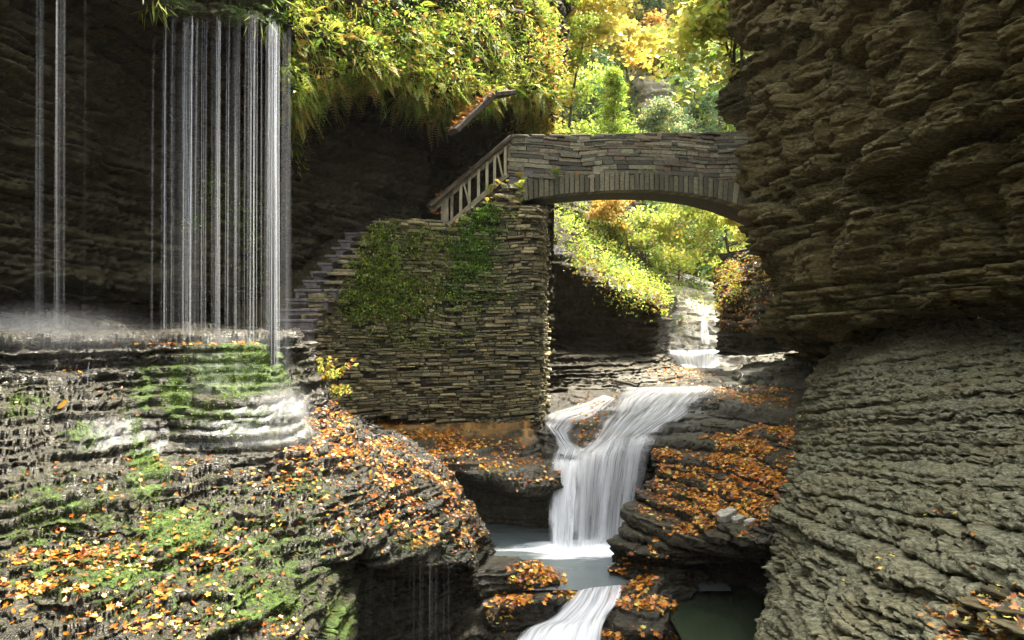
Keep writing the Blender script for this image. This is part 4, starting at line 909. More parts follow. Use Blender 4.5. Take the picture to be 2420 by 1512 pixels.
# living cover of the leafy bank
bank = M_([([(655,-60),(1300,-60),(1318,245),(1300,300),(1250,260),(1185,215),(1120,270),(1060,285),(990,240),(920,185),(830,200),(760,225),(700,280),(672,270)], 1.0)])
dark_gap = lambda u, v: bank(u, v) * (1 - .93 * np.clip(1.5 - np.sqrt(((u - 985) / 130) ** 2 + ((v + 10) / 50) ** 2), 0, 1)) * (1 - .8 * np.clip(1.4 - np.sqrt(((u - 1245) / 45) ** 2 + ((v - 110) / 60) ** 2), 0, 1))
cover('bank_leaves', ['mossy_bank'], 26000, dark_gap, [('lime', 6), ('green', 3), ('gold', .8)], (.045, .10), (0, .22), .5, .6, clump=.35, seed=3)
cover('bank_grass', ['mossy_bank'], 9000, dark_gap, [('lime', 3), ('green', 3), ('gold', 3)], (.14, .34), (0, .1), 1.6, .09, clump=.55, seed=4)
cover('bank_fallen_leaves', ['mossy_bank'], 900, dark_gap, [('orange', 3), ('rust', 1), ('gold', 1)], (.07, .12), (.03, .25), .2, .8, clump=.2, seed=5, lobes=True, mat='fallen')
r = np.random.default_rng(41)
edge_m = M_([(690,210,50,90,1),(760,200,90,50,1),(870,180,60,40,.6),(1000,225,70,60,1),(1180,200,80,50,.7),(1290,240,50,60,.8),(1050,80,180,80,.5),(800,90,120,60,.4)])
P, N = surf_pts(['mossy_bank'], 620, r, edge_m); D = N + r.normal(0, .5, (620, 3)) + np.array([.1, -.5, .1]); X = fronds(P, D, r.uniform(.25, .55, 620), r, [('frond', 3), ('lime', 1)]); tag(mesh_obj('bank_ferns', X[0], T=X[1], mat=M['leaf'], col=X[2]), kind='stuff')
# bright edge between curtain and bank, overhang moss and grass
cover('lip_moss', ['overhang_ledge'], 6000, M_([(520,20,170,80,1)]), [('moss', 3), ('lime', .8)], (.012, .035), (0, .015), .8, .35, clump=.6, cf=3, seed=6, mat='moss')
cover('lip_grass', ['overhang_ledge'], 260, M_([(360,30,40,50,1),(640,40,40,60,1)]), [('green', 3), ('lime', 1)], (.14, .34), (0, .05), 1.6, .07, seed=7)
cover('edge_grass', ['mossy_bank', 'alcove_cliff'], 2600, M_([(685,260,26,110,1),(700,330,20,60,.4)]), [('green', 3), ('lime', 3), ('gold', 1)], (.06, .18), (0, .15), 1.4, .14, seed=8)
cover('cliff_moss', ['alcove_cliff'], 2600, M_([(600,560,50,120,.8),(510,440,60,60,.8),(660,450,20,120,.6),(440,500,50,60,.5)]), [('moss', 3), ('frond', 1)], (.03, .08), (0, .05), 1.2, .3, clump=.5, seed=9)

# moss tufts on steps, ledges and wall
mossm = M_([(560,860,150,60,1),(400,930,120,90,.55),(560,960,150,60,.5),(350,1090,45,110,.9),(330,1010,30,50,1),(430,1255,100,60,.9),(150,1200,150,90,.35),(620,1430,150,80,.5),(300,1340,260,100,.35),(60,960,90,50,.3),(980,1270,80,40,.25),(720,1150,110,80,.25),(800,1460,40,60,.6)])
cover('step_moss', ['mossy_steps'], 16000, M_([(560,880,150,90,1),(420,930,50,100,.8),(560,1000,170,60,.5)]), [('moss', 3), ('green', .6)], (.012, .04), (0, .012), 1.4, .3, clump=.5, cf=4, seed=110, mat='moss')
cover('step_moss', ['ledge_terrace'], 30000, mossm, [('moss', 1)], (.012, .032), (0, .012), .8, .35, clump=.5, cf=4, seed=10, mat='moss')

# dry stone wall: plants rooted in the joints
def wall_pts(n, lst, r):
    f = M_(lst); V = WALLP.reshape(-1, 12, 3)[:, 8:12].mean(1); u, v = UV(V); w = f(u, v); i = r.choice(len(V), n, p=w / w.sum()); return V[i] + r.normal(0, .05, (n, 3)) * np.array([1.5, .3, .6])
r = np.random.default_rng(50)
green_w = [(880,620,60,110,1),(930,700,80,60,1),(850,720,50,50,1),(1110,600,60,70,.9),(1130,520,50,50,.9),(1010,580,90,50,.35),(1060,690,140,60,.25),(980,800,160,30,.12)]
n = 15000; P = wall_pts(n, green_w, r); A = r.normal(0, 1, (n, 3)) + np.array([0, -.6, -.1]); c = palcol([('green', 3), ('moss', 3), ('lime', 1.2)], n, r); c[UV(P)[0] > 1060] *= np.array([.7, .95, .8])
V, T, C = leaves(P + np.array([.02, -.05, 0]), A, r.normal(0, .5, (n, 3)) + np.array([0, -.3, .8]), r.uniform(.025, .075, n), c, .6); tag(mesh_obj('wall_greenery', V, T=T, mat=M['leaf'], col=C), kind='stuff')
n = 90; P = wall_pts(n, [(900,640,60,90,1),(940,740,60,30,1),(1190,470,50,40,1),(1100,620,60,40,.5)], r); X = fronds(P, r.normal(0, .6, (n, 3)) + np.array([.1, -.8, .2]), r.uniform(.14, .32, n), r, [('frond', 2), ('green', 1)]); tag(mesh_obj('wall_ferns', X[0], T=X[1], mat=M['leaf'], col=X[2]), kind='stuff')
# ferns and grass draped from the bridge end, one thing
n = 60; Pb = np.stack([W(u, v, 15.3) for u, v in zip(r.uniform(1160, 1240, n), r.uniform(430, 500, n))]); X = fronds(Pb, r.normal(0, .7, (n, 3)) + np.array([0, -.8, .3]), r.uniform(.2, .42, n), r, [('frond', 2), ('gold', 1)])
tag(mesh_obj('fern_clump', X[0], T=X[1], mat=M['leaf'], col=X[2]), 'big clump of ferns hanging between the railing foot and the arch', 'fern')
for (u, v, nn, L, pal, lab) in ((1232,408,7,.24,'gold','yellowing fern rooted at the left end of the arch ring'),(1305,408,8,.28,'frond','green fern with a long brown frond growing above the arch ring'),(1366,405,5,.16,'rust','small withered brown fern on the bridge face'),(1530,402,6,.16,'lime','tiny green fern growing at the middle of the arch')):
    s, d = s_of(u); b0 = np.array([(u - 1210) / FPX * d, d - .03, (756 - v) / FPX * d]); P = b0 + r.normal(0, .05, (nn, 3)) * np.array([2, .2, .3])
    D = r.normal(0, .7, (nn, 3)) + np.array([0, -.7, .2]); fe = tag(empty('fern', b0), lab, 'fern')
    for q in range(nn):
        X = fronds(P[q:q + 1], D[q:q + 1], r.uniform(.7, 1.2, 1) * L, r, [(pal, 1)]); mesh_obj('frond', X[0], T=X[1], mat=M['leaf'], parent=fe, col=X[2])

# ------------------------------------------------------------------ plants that are things: stems with leaves
def plant(name, base, h, spread, nst, nl, size, pals, label, cat, seed, aspect=.6, lobes=False, group=None):
    r = np.random.default_rng(seed); e = tag(empty(name, base), label, cat, group); tl = []; LP = []; LA = []
    for k in range(nst):
        d = unit(np.array([r.normal(0, 1) * spread[0], r.normal(-.3, 1) * spread[1], h * r.uniform(.5, 1.2)])); L = h * r.uniform(.6, 1.2); t = np.linspace(0, 1, 7)[:, None]
        b0 = np.array(base) + np.array([r.normal(0, .4) * spread[0], r.normal(0, .4) * spread[1], 0]); p = b0 + d * L * t + np.array([0, 0, -.2]) * L * t ** 2 + r.normal(0, .02, (7, 3)); tl.append(tube(p, np.linspace(.008, .003, 7), 4))
        q = r.uniform(.2, 1, nl); i = np.minimum((q * 6).astype(int), 5); f = (q * 6 - i)[:, None]; LP.append(p[i] * (1 - f) + p[i + 1] * f); LA.append(r.normal(0, 1, (nl, 3)) + np.array([0, 0, .1]))
    V, Q = tubes(tl); mesh_obj('stem', V, Q, mat=M['bark'], parent=e); P = np.concatenate(LP); A = np.concatenate(LA); n = len(P)
    V, T, C = leaves(P, A, r.normal(0, .5, (n, 3)) + np.array([0, -.3, .8]), r.uniform(.6, 1.2, n) * size, palcol(pals, n, r), aspect, .25, lobes); mesh_obj('foliage', V, T=T, mat=M['leaf'], parent=e, col=C); return e
plant('leafy_vine', W(760, 905, 11.2), .5, (.35, .15), 22, 16, .085, [('lime', 3), ('yellow', 3), ('orange', 1)], 'leafy vine with yellow and green leaves beside the stone pier', 'vine', 61)
plant('leafy_vine', W(800, 935, 11.4), .28, (.35, .15), 14, 12, .075, [('lime', 3), ('yellow', 2), ('rust', 2)], 'low creeping vine of yellow green leaves at the foot of the retaining wall', 'vine', 62)
plant('leafy_vine', W(735, 870, 11.3), .3, (.12, .1), 10, 10, .06, [('green', 3), ('yellow', 2)], 'small green vine climbing the right side of the stone pier', 'vine', 63)
plant('seedling', W(945, 1058, 12.6), .14, (.2, .1), 6, 6, .06, [('green', 3)], 'low green seedling among the leaves below the stained footing', 'plant', 64)
plant('seedling', W(860, 1040, 12.3), .12, (.15, .1), 5, 6, .06, [('lime', 3)], 'pale green seedling on the leafy rib right of the pier', 'plant', 65)

# ------------------------------------------------------------------ trees
def branch(r, p, d, L, rad, depth, tl, tips, bend=.25, nseg=6):
    pts = [np.array(p, float)]; d = unit(np.array(d, float))
    for k in range(nseg):
        d = unit(d + r.normal(0, bend, 3) * .5 + np.array([0, 0, .04])); pts.append(pts[-1] + d * L / nseg)
    rr = np.linspace(rad, rad * .35, nseg + 1); tl.append(tube(pts, rr, 6 if rad > .03 else 4))
    if depth == 0: tips += [(q, L) for q in pts[2:]]; return
    for k in range(3 if depth > 1 else 3):
        i = r.integers(2, nseg + 1); nd = unit(d + r.normal(0, .75, 3)); branch(r, pts[i], nd, L * r.uniform(.45, .75), rr[i] * .6, depth - 1, tl, tips, bend)
def tree(name, trunks, nbr, blen, nleaf, size, pals, label, seed, spreadf=.35, up=.15, z0=.25, aspect=.7, lobes=False, group=None, rad=.05, depth=1, cat='tree'):
    """trunks: polylines of world points; leaves gather round the twigs"""
    r = np.random.default_rng(seed); e = tag(empty(name, trunks[0][0]), label, cat, group); tl = []; tips = []
    for tr_ in trunks:
        p = np.array(tr_); t = np.linspace(0, len(p) - 1, 14); i = np.minimum(t.astype(int), len(p) - 2); f = (t - i)[:, None]; q = p[i] * (1 - f) + p[i + 1] * f + r.normal(0, rad * .4, (14, 3)); rr = np.linspace(rad, rad * .4, 14); tl.append(tube(q, rr, 8))
        for k in range(nbr):
            x = r.uniform(z0, 1); j = int(x * 13); a = r.uniform(0, 2 * math.pi); branch(r, q[j], (math.cos(a), math.sin(a), up + r.normal(0, .2)), blen * r.uniform(.5, 1.1) * (1.1 - .4 * x), rr[j] * .5, depth, tl, tips)
    V, Q = tubes(tl); mesh_obj('trunk', V, Q, mat=M['bark'], parent=e)
    tp = np.array([a for a, b in tips]); k = r.integers(len(tp), size=nleaf); P = tp[k] + r.normal(0, spreadf * blen * .35, (nleaf, 3)) * np.array([1, 1, .55])
    A = r.normal(0, 1, (nleaf, 3)) + np.array([0, 0, -.4]); base = palcol(pals, nleaf, r); cl = palcol(pals, len(tp), r)[k]
    V, T, C = leaves(P, A, r.normal(0, .45, (nleaf, 3)) + np.array([0, -.2, .9]), r.uniform(.6, 1.2, nleaf) * size, base * .5 + cl * .5, aspect, .2, lobes); mesh_obj('crown', V, T=T, mat=M['leaf'], parent=e, col=C); return e
def conifer(name, base, h, rad, n, size, pals, label, seed, group=None, z0=.1):
    r = np.random.default_rng(seed); e = tag(empty(name, base), label, 'tree', group); b0 = np.array(base); tl = [tube([b0, b0 + [0, 0, h * .5], b0 + [0, 0, h]], [h * .018, h * .012, .01], 7)]; P = []; A = []
    nb = 70
    for k in range(nb):
        x = r.uniform(z0, 1) ; a = r.uniform(0, 6.28); L = rad * (1.05 - x) * r.uniform(.6, 1.2) + .05 * rad; s0 = b0 + [0, 0, h * x]; d = np.array([math.cos(a), math.sin(a), .15 - .35 * x * 0]); e1 = s0 + d * L + [0, 0, -.12 * L]; tl.append(tube([s0, (s0 + e1) / 2 + [0, 0, .05 * L], e1], [h * .004, h * .003, .003], 4))
        m_ = n // nb; t = r.uniform(.1, 1, m_)[:, None]; P.append(s0 + (e1 - s0) * t + r.normal(0, .10 * rad, (m_, 3)) * np.array([1, 1, .6])); A.append(d + r.normal(0, .6, (m_, 3)) + [0, 0, -.3])
    V, Q = tubes(tl); mesh_obj('trunk', V, Q, mat=M['bark'], parent=e); P = np.concatenate(P); A = np.concatenate(A); nn = len(P)
    V, T, C = leaves(P, A, r.normal(0, .5, (nn, 3)) + [0, 0, .8], r.uniform(.6, 1.2, nn) * size, palcol(pals, nn, r), .35, .15); mesh_obj('crown', V, T=T, mat=M['leaf'], parent=e, col=C); return e

tree('maple_tree', [[W(1345,300,23), W(1352,230,23), W(1372,130,23), W(1385,20,23.2), W(1392,-90,23.4)]], 16, 2.0, 9000, .15, [('yellow', 5), ('gold', 3), ('lime', 1)], 'slim maple tree in bright yellow leaf rising behind the left end of the bridge', 71, rad=.045, lobes=True, z0=.2)
tree('maple_tree', [[W(1738,190,18.6), W(1722,120,18.5), W(1712,40,18.5), W(1705,-60,18.5)], [W(1728,190,18.8), W(1735,90,18.8), W(1740,0,18.9), W(1738,-80,19)], [W(1752,165,18.4), W(1757,60,18.4), W(1750,-40,18.4)]], 9, 1.9, 5600, .15, [('lime', 5), ('yellow', 3), ('green', 2)], 'dark stemmed maple tree with yellow green leaves on the jutting ledge right of the bridge', 72, rad=.05, lobes=True, z0=.25)
conifer('cedar_tree', W(1450,345,27), 2.9, 1.0, 9000, .13, [('lime', 1), ('green', 5)], 'bushy bright green cedar standing right behind the bridge parapet', 73, z0=.02)
tree('sapling', [[W(1300,300,21), W(1290,180,21), W(1300,60,21), W(1305,-40,21)]], 12, 1.3, 6500, .11, [('lime', 4), ('green', 3), ('orange', 1)], 'leafy green sapling at the edge of the bank left of the yellow maple', 74, rad=.03)
tree('shrub', [[W(1500,640,27), W(1480,560,26.5), W(1470,480,26)]], 14, 1.5, 7000, .13, [('green', 4), ('dgreen', 2), ('rust', 1)], 'dark green shrub hanging under the left half of the arch', 75, rad=.04, cat='shrub', up=-.1)
tree('shrub', [[W(1440,520,25), W(1435,490,25), W(1430,470,25)]], 8, .9, 2500, .12, [('rust', 3), ('gold', 2)], 'russet brown shrub just under the arch near the abutment', 76, rad=.03, cat='shrub', up=-.4)
tree('shrub', [[W(1545,690,29), W(1530,600,29), W(1540,520,29)]], 14, 1.5, 6500, .14, [('lime', 5), ('yellow', 2)], 'pale yellow green shrub glowing beyond the dark shrub under the arch', 77, rad=.04, cat='shrub')
tree('beech_tree', [[W(1730,640,30), W(1715,560,30), W(1700,470,30), W(1690,380,30)]], 18, 2.4, 10000, .16, [('lime', 4), ('green', 3), ('rust', 1.2)], 'broad tree with fading green leaves under the right half of the arch', 78, rad=.07, up=0)
tree('shrub', [[W(1815,470,21), W(1800,520,21), W(1795,560,20.5)]], 10, 1.0, 4000, .12, [('lime', 3), ('gold', 2), ('rust', 1)], 'golden green shrub drooping against the cliff under the right end of the arch', 79, rad=.03, cat='shrub', up=-.3)
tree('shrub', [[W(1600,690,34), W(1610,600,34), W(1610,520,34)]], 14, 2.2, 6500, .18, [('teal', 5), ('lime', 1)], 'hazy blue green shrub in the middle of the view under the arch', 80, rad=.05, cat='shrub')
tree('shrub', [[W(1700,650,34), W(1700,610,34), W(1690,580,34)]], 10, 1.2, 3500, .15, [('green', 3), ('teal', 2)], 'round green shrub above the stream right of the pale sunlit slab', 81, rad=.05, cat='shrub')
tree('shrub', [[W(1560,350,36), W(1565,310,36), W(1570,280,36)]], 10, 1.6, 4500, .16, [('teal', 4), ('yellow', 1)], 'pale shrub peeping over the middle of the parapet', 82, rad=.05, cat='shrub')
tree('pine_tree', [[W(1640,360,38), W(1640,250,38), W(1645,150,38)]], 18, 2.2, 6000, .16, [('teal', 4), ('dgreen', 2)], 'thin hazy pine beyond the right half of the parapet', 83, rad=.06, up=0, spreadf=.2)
# woods on the far slopes
rr_ = np.random.default_rng(90); lab = {'y': 'yellow autumn tree on the far slope up the gorge', 'g': 'green leafy tree on the far slope up the gorge', 't': 'tall blue green hemlock with a dark trunk high on the far slope', 'o': 'orange brown autumn tree on the far slope up the gorge'}
pp = {'y': [('yellow', 3), ('gold', 2)], 'g': [('lime', 3), ('green', 2)], 't': [('teal', 3), ('dgreen', 2)], 'o': [('rust', 2), ('orange', 1), ('gold', 1)]}
for k, (u, v, d, h, c) in enumerate([(1270,330,34,4,'g'),(1330,310,38,5,'g'),(1400,330,42,5,'t'),(1480,200,44,3.5,'y'),(1560,175,46,3,'o'),(1660,200,46,4,'o'),(1700,300,42,5,'g'),(1760,330,40,5,'t'),(1250,130,40,5,'y'),(1330,100,46,6,'g'),(1420,90,50,6,'y'),(1500,110,54,6,'g'),(1600,130,52,5,'y'),(1690,110,52,6,'g'),(1770,120,50,6,'t'),
    (1540,600,44,5,'g'),(1620,560,46,5,'t'),(1690,520,44,5,'g'),(1760,600,42,5,'y'),(1580,480,50,5,'y'),(1480,520,44,5,'g'),(1420,450,46,4,'g'),(1230,250,44,5,'y'),(1640,420,48,4,'g'),(1530,360,46,3,'g'),(1200,0,46,6,'g'),(1300,0,55,6,'y'),(1650,-10,60,7,'y'),(1750,0,56,7,'g')]):
    b0 = W(u, v, d); wh = (' seen above the bridge' if v < 380 else ' seen under the arch') + ', ' + ('left of' if u < 1500 else 'right of') + ' the opening\'s middle'; L_ = {'y': 'yellow autumn tree', 'g': 'green leafy tree', 't': 'tall blue green hemlock', 'o': 'orange brown autumn tree'}[c] + wh
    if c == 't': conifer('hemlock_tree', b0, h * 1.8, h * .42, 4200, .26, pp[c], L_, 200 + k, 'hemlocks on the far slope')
    else: tree('autumn_tree' if c != 'g' else 'leafy_tree', [[b0, b0 + np.array([.1, 0, h * .5]), b0 + np.array([rr_.normal(0, .3), 0, h])]], 11, h * .48, 4200, .25, pp[c], L_, 200 + k, rad=.09, z0=.15, spreadf=.5, group={'y': 'yellow trees on the far slope', 'g': 'green trees on the far slope', 'o': 'orange trees on the far slope'}[c])
for k, (u, d) in enumerate([(1528,50),(1545,52),(1562,49),(1590,53),(1625,50),(1650,54)]):
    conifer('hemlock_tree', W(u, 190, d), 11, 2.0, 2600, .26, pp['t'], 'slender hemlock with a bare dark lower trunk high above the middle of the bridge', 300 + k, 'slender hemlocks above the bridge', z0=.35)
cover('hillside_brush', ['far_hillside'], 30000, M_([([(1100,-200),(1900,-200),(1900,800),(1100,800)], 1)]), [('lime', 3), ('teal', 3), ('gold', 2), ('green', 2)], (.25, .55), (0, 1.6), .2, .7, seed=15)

# cover beyond the arch
cover('upstream_brush', ['upstream_bank', 'shaded_cliff'], 7000, M_([([(1290,490),(1400,560),(1560,690),(1562,735),(1480,715),(1350,640),(1290,600)], 1), ([(1290,270),(1440,300),(1480,560),(1300,520)], .5)]), [('lime', 5), ('green', 2), ('gold', 1)], (.06, .15), (0, .5), .3, .6, clump=.8, cf=2.4, seed=16)
cover('upstream_litter', ['upstream_bank', 'shaded_cliff'], 1100, M_([([(1350,590),(1560,690),(1562,735),(1480,715),(1350,650)], 1)]), [('rust', 3), ('orange', 1), ('gold', 1)], (.07, .13), (0, .2), .3, .7, seed=17, mat='fallen')
cover('bridge_end_brush', ['mossy_bank', 'upstream_bank'], 3000, M_([(1300,300,80,30,1),(1290,150,30,90,.6)]), [('lime', 3), ('rust', 3), ('gold', 2)], (.07, .14), (0, .4), .3, .5, seed=18)
cover('fern_ledge_brush', ['fern_ledge'], 2600, M_([([(1700,640),(1790,590),(1860,600),(1850,660),(1700,740)], 1)]), [('green', 2), ('lime', 2), ('rust', 3), ('orange', 1)], (.06, .13), (0, .25), .5, .4, clump=1.0, cf=2.5, seed=19)
cover('fern_ledge_litter', ['fern_ledge'], 1500, M_([([(1695,640),(1860,600),(1860,780),(1700,780)], 1)]), [('rust', 3), ('orange', 2)], (.06, .12), (0, .05), 0, .7, seed=20, mat='fallen', flat=True)
cover('slab_brush', ['sunlit_slab'], 2500, M_([(1560,680,50,50,1),(1640,700,60,30,.4),(1590,780,60,30,.2)]), [('lime', 3), ('green', 2), ('rust', 1)], (.08, .16), (0, .4), .3, .6, seed=21)
# ------------------------------------------------------------------ fallen leaves on the rocks (more than anyone could count)
LIT = dict(mat='fallen', flat=True, lobes=True, aspect=.62, fold=.5)
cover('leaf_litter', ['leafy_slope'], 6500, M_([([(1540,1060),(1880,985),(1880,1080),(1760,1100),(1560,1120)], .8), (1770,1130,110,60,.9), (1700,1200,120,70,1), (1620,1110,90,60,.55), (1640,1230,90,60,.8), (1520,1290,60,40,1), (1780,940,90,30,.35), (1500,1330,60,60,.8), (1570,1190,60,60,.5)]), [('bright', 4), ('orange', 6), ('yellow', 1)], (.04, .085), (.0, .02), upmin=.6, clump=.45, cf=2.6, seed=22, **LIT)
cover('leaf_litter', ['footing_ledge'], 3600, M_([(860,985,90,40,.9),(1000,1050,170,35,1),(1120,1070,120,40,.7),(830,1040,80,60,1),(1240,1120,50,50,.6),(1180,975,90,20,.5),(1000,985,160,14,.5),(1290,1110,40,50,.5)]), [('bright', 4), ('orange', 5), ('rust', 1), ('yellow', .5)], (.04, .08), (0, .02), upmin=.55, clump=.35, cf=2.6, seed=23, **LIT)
cover('leaf_litter', ['ledge_terrace'], 3600, M_([(860,1080,110,50,1),(960,1130,110,50,1),(1040,1190,90,60,1),(930,1200,110,60,.7),(1100,1270,40,40,.7),(700,1070,130,25,.8),(600,1045,140,14,.35),(1000,1260,90,40,.5),(780,1020,60,60,1),(760,1110,120,40,.5),(820,1210,110,50,.35)]), [('orange', 6), ('yellow', .5), ('rust', 1)], (.035, .075), (0, .02), upmin=.5, clump=.3, cf=2.6, seed=24, **LIT)
cover('leaf_litter', ['ledge_terrace'], 1300, M_([(230,1320,230,30,.9),(430,1420,120,40,1),(330,1460,250,40,.7),(100,1400,150,40,.8),(500,1310,90,40,.7),(640,1240,90,30,.6),(700,1480,120,40,.5),(450,1200,300,150,.10),(600,1130,250,60,.22)]), [('orange', 5), ('yellow', .5), ('rust', 1)], (.03, .062), (0, .02), upmin=.6, clump=.6, cf=2.6, seed=25, **LIT)
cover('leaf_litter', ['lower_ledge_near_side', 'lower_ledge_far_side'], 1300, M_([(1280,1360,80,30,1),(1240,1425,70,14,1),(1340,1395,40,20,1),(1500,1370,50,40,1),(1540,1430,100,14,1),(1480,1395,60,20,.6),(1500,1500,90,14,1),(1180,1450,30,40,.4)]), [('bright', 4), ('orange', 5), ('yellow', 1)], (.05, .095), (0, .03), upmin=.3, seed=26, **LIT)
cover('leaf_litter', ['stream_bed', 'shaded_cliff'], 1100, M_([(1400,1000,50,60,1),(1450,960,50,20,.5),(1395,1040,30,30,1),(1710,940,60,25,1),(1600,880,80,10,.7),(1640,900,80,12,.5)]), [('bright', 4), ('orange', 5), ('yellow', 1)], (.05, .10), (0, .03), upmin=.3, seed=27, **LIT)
cover('leaf_litter', ['right_rock_wall'], 520, M_([(2330,1480,130,60,1),(2380,1430,90,50,.7),(2180,1330,120,30,.12),(2260,1230,100,30,.06),(2000,1400,80,60,.02),(1900,1000,30,60,.08)]), [('orange', 3), ('yellow', 1.2), ('rust', 1)], (.025, .055), (0, .02), upmin=.15, seed=28, **LIT)
# leaves on the slanting slab, the handrail, the wall top and the bridge
r = np.random.default_rng(95)
def line_leaves(name, a, b, n, wd, size, pals):
    t = r.uniform(0, 1, (n, 1)); P = np.array(a) * (1 - t) + np.array(b) * t + r.normal(0, wd, (n, 3)) * np.array([1, 1, .15]); A = r.normal(0, 1, (n, 3)) * np.array([1, 1, .2])
    V, T, C = leaves(P, A, r.normal(0, .35, (n, 3)) + np.array([0, 0, 1]), r.uniform(*size, n), palcol(pals, n, r), .6, .4, True); tag(mesh_obj(name, V, T=T, mat=M['fallen'], col=C), kind='stuff')
up = np.array([0, 0, .07])
line_leaves('leaf_litter', W(1070, 312, 14.0) + up, W(1165, 222, 14.6) + up, 150, .07, (.05, .1), [('orange', 3), ('rust', 2)])
line_leaves('leaf_litter', W(1016, 487, 14.7) + up * .8, W(1120, 400, 15.1) + up * .8, 60, .03, (.04, .08), [('orange', 3), ('rust', 1)])
line_leaves('leaf_litter', W(1062, 552, 14.7) + up, W(1120, 505, 15.0) + up, 90, .08, (.05, .09), [('orange', 3), ('rust', 3)])
line_leaves('leaf_litter', W(1015, 500, 14.7), W(1040, 505, 14.8), 20, .05, (.05, .09), [('orange', 3), ('rust', 1)])
line_leaves('leaf_litter', W(640, 820, 11.4), W(715, 822, 11.4), 25, .06, (.05, .09), [('orange', 3), ('rust', 1)])
line_leaves('leaf_litter', W(250, 815, 8.8) + up * .3, W(600, 816, 10.1) + up * .3, 60, .06, (.05, .09), [('orange', 3), ('rust', 1)])

# single leaves on the near ledges, each an object of its own
def leaf_mesh(name, color, seed, lob):
    r = np.random.default_rng(seed); n = 22; a = np.linspace(0, 2 * math.pi, n, endpoint=False)
    if lob: rad = .40 + .48 * np.abs(np.cos(a * 2.5)) ** 1.2
    else: rad = .72 * (1 + .35 * np.abs(np.cos(a)) ** 6) 
    X = np.cos(a) * rad * (.75 if lob else .95); Y = np.sin(a) * rad * (.75 if lob else .50); cu = r.uniform(.2, .6)
    Zf = lambda x, y: cu * (np.abs(y) ** 1.3) * .6 + r.uniform(-.2, .3) * 0 + .22 * x * x
    V = [(0, 0, 0)] + [(x, y, Zf(x, y) + r.normal(0, .04)) for x, y in zip(X, Y)] + [(x * .5, y * .5, Zf(x * .5, y * .5)) for x, y in zip(X, Y)]
    T = [(0, 1 + n + i, 1 + n + (i + 1) % n) for i in range(n)]; Q = [(1 + n + i, 1 + i, 1 + (i + 1) % n, 1 + n + (i + 1) % n) for i in range(n)]
    k = len(V); V += [(-.5, -.02, .05), (-.5, .02, .05), (-1.1, 0, .12)]; T += [(k, k + 1, k + 2)]
    C = np.tile(np.array(color), (len(V), 1)); C[1:1 + n] *= .85; V = np.array(V) * .5; m_ = mesh_data(name, V, Q, T, M['fallen'], col=C, smooth=True); return m_
kinds = {'orange': [(.48,.12,.012),(.52,.18,.02)], 'yellow': [(.60,.32,.03),(.56,.28,.02)], 'brown': [(.20,.07,.02),(.30,.12,.04)], 'pale': [(.55,.40,.25),(.48,.34,.20)]}
LM = {k: [leaf_mesh('fallen_leaf', c, i * 7 + j, lob) for i, c in enumerate(v) for j, lob in enumerate((0, 1, 1))] for k, v in kinds.items()}
zones = [('lying on the wet ledges at the bottom left corner', (150,1430,210,110), 62), ('lying on the wet ledges left of the bright moss patch', (200,1190,230,130), 40), ('lying on the mossy ledges below the bright moss patch', (480,1400,170,130), 70), ('lying on the wet ledges right of the bright moss patch', (680,1230,190,130), 62), ('lying on the edge above the dripping overhang', (960,1250,130,80), 45), ('stuck to the dark ledges under the left end of the platform', (230,930,220,60), 12)]
r = np.random.default_rng(99)
for zn, (cu, cv, ru, rv), cnt in zones:
    P, N = surf_pts(['ledge_terrace', 'mossy_steps'] if 'left end' in zn else ['ledge_terrace'], cnt, r, M_([(cu, cv, ru, rv, 1)]), upmin=.3)
    for p, nn in zip(P, N):
        c = r.choice(['orange', 'yellow', 'brown', 'pale'], p=[.55, .17, .22, .06]); me = LM[c][r.integers(6)]; o = bpy.data.objects.new('fallen_leaf', me); COL.objects.link(o)
        nv_ = Vector(nn * .8 + r.normal(0, .25, 3) + np.array([0, -.15, .5])); q = nv_.to_track_quat('Z', 'Y'); o.rotation_mode = 'QUATERNION'; from_ = q @ __import__('mathutils').Quaternion((0, 0, 1), r.uniform(0, 6.28)); o.rotation_quaternion = from_
        s = r.uniform(.045, .092); o.scale = (s, s, s); o.location = tuple(p + nn * .02); tag(o, c + ' fallen leaf ' + zn, 'leaf', c + ' leaves ' + zn)
o = bpy.data.objects.new('fallen_leaf', leaf_mesh('fallen_leaf', (.80, .42, .04), 5, 0)); COL.objects.link(o); o.location = tuple(W(150, 955, 7.35)); o.scale = (.15,) * 3; o.rotation_euler = (R(75), R(-40), 0)
tag(o, 'large golden leaf caught on the dark wet wall at the far left', 'leaf')

# driftwood and loose slate
dw = tag(empty('driftwood_branch', tuple(W(1450, 900, 18.4))), 'broken dark branch stranded on the ledge behind the falls', 'branch')
V, Q = tube([W(1440, 896, 18.3), W(1465, 902, 18.1), W(1490, 908, 18.0), W(1515, 918, 17.9)], [.03, .035, .04, .05], 7); mesh_obj('stem', V, Q, mat=M['bark'], parent=dw)
V, Q = tubes([tube([W(1450, 899, 18.2), W(1452, 912, 18.1), W(1470, 918, 18.0)], [.03, .03, .015], 6), tube([W(1505, 914, 17.9), W(1512, 906, 17.8), W(1518, 900, 17.8)], [.03, .02, .012], 6)]); mesh_obj('twig', V, Q, mat=M['bark'], parent=dw)
r = np.random.default_rng(123); wall_b = bvh('right_rock_wall'); slope_b = bvh('leafy_slope')
def hit(b_, u, v):
    h = b_.ray_cast(Vector((0, 0, 0)), Vector(W(u, v, 1.0)).normalized()); return None if h[0] is None else (np.array(h[0]), np.array(h[1]))
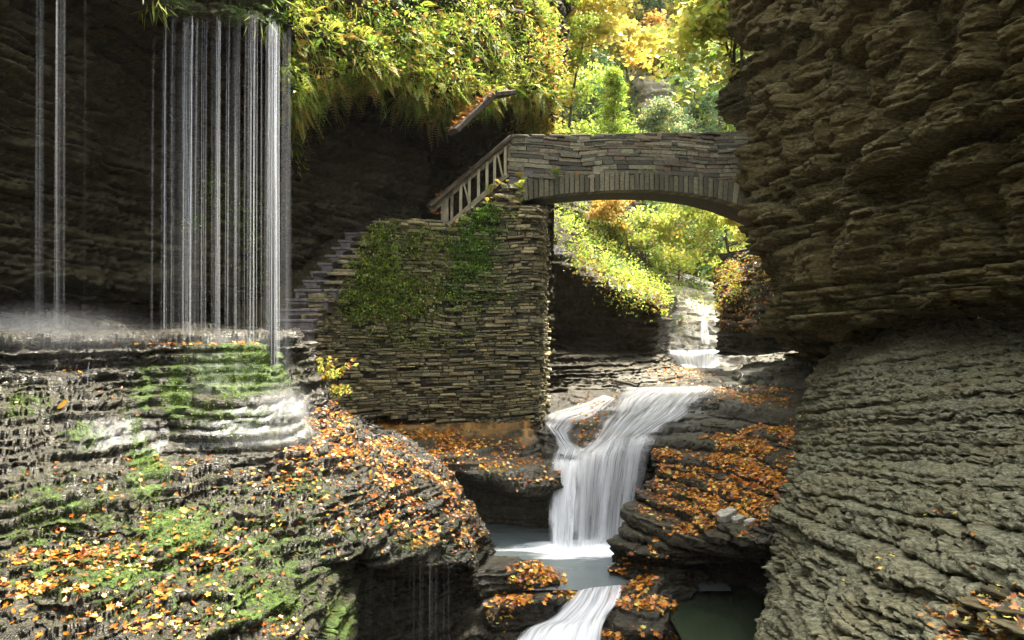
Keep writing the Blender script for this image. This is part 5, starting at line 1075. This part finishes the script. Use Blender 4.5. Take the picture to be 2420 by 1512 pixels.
for k in range(14):
    u, v = r.uniform(2240, 2420), r.uniform(1400, 1510); h = hit(wall_b, u, v)
    if h is None: continue
    v_, q_, t_ = slab((0, 0, 0), r.uniform(.05, .13), r.uniform(.04, .09), r.uniform(.006, .014), r.uniform(0, 3), r, r.uniform(-.3, .3)); o = mesh_obj('slate_fragment', v_, q_, t_, mat=M['dark'], col=None); o.location = tuple(h[0] + np.array([0, -.01, .02])); tag(o, 'flat dark slate fragment in the leafy rubble at the bottom right corner', 'rock', 'slate fragments in the rubble')
for (u, v, s, lb) in ((1718,1222,.16,'pale grey rock at the top of the leafy slope edge, the largest of three'),(1745,1232,.10,'pale grey rock just right of the largest one on the slope edge'),(1772,1238,.08,'smallest grey rock beside the right wall above the dark hollow')):
    h = hit(slope_b, u, v)
    if h is None: continue
    v_, q_, t_ = slab((0, 0, 0), s, s * .7, s * .35, .4, r, .2); o = mesh_obj('loose_rock', v_, q_, t_, mat=M['stone'], col=np.full((len(v_), 3), .42)); o.location = tuple(h[0] + np.array([0, 0, .03])); tag(o, lb, 'rock')

# ------------------------------------------------------------------ spray and air
def mist(loc, rad, dens):
    m, nt, out = newmat('spray'); b = NB(nt); tc = b.n('ShaderNodeTexCoord').outputs['Object']; ln = b.n('ShaderNodeVectorMath', operation='LENGTH'); b.l(tc, ln.inputs[0])
    f = b.math('SUBTRACT', 1.0, ln.outputs['Value'], clamp=True); f = b.math('POWER', f, 2.4); f = b.math('MULTIPLY', f, b.ramp(b.noise(2.5, 3), [(.3, .35), (.7, 1)]))
    v = b.n('ShaderNodeVolumePrincipled'); v.inputs['Color'].default_value = (.95, .97, 1, 1); b.l(b.math('MULTIPLY', f, dens), v.inputs['Density']); b.l(v.outputs[0], out.inputs['Volume'])
    import bmesh; bm = bmesh.new(); bmesh.ops.create_icosphere(bm, subdivisions=3, radius=1.0); me = bpy.data.meshes.new('mist'); bm.to_mesh(me); bm.free(); me.materials.append(m); o = bpy.data.objects.new('mist', me); COL.objects.link(o); o.location = tuple(loc); o.scale = rad; return tag(o, kind='stuff')
mist(W(60, 785, 8.4), (1.9, .8, .45), .8)
mist(W(450, 806, 9.9), (1.4, .5, .16), 2.4)
mist(W(665, 985, 9.3), (.55, .5, .6), 4.0)
mist(W(590, 1035, 8.8), (1.2, .5, .22), 2.0)
mist(W(230, 1020, 7.7), (.8, .4, .25), 0.53)
mist(W(1365, 1300, 12.3), (.8, .6, .22), 1.32)

V, Q, T = boxv(-90, 90, -16, 80, -8.5, 42, .5)
m, nt, out = newmat('air'); v = nt.nodes.new('ShaderNodeVolumePrincipled'); v.inputs['Color'].default_value = (.96, .98, 1, 1); v.inputs['Density'].default_value = .00018
nt.links.new(v.outputs[0], out.inputs['Volume']); tag(mesh_obj('haze', V, Q, mat=m), kind='stuff')
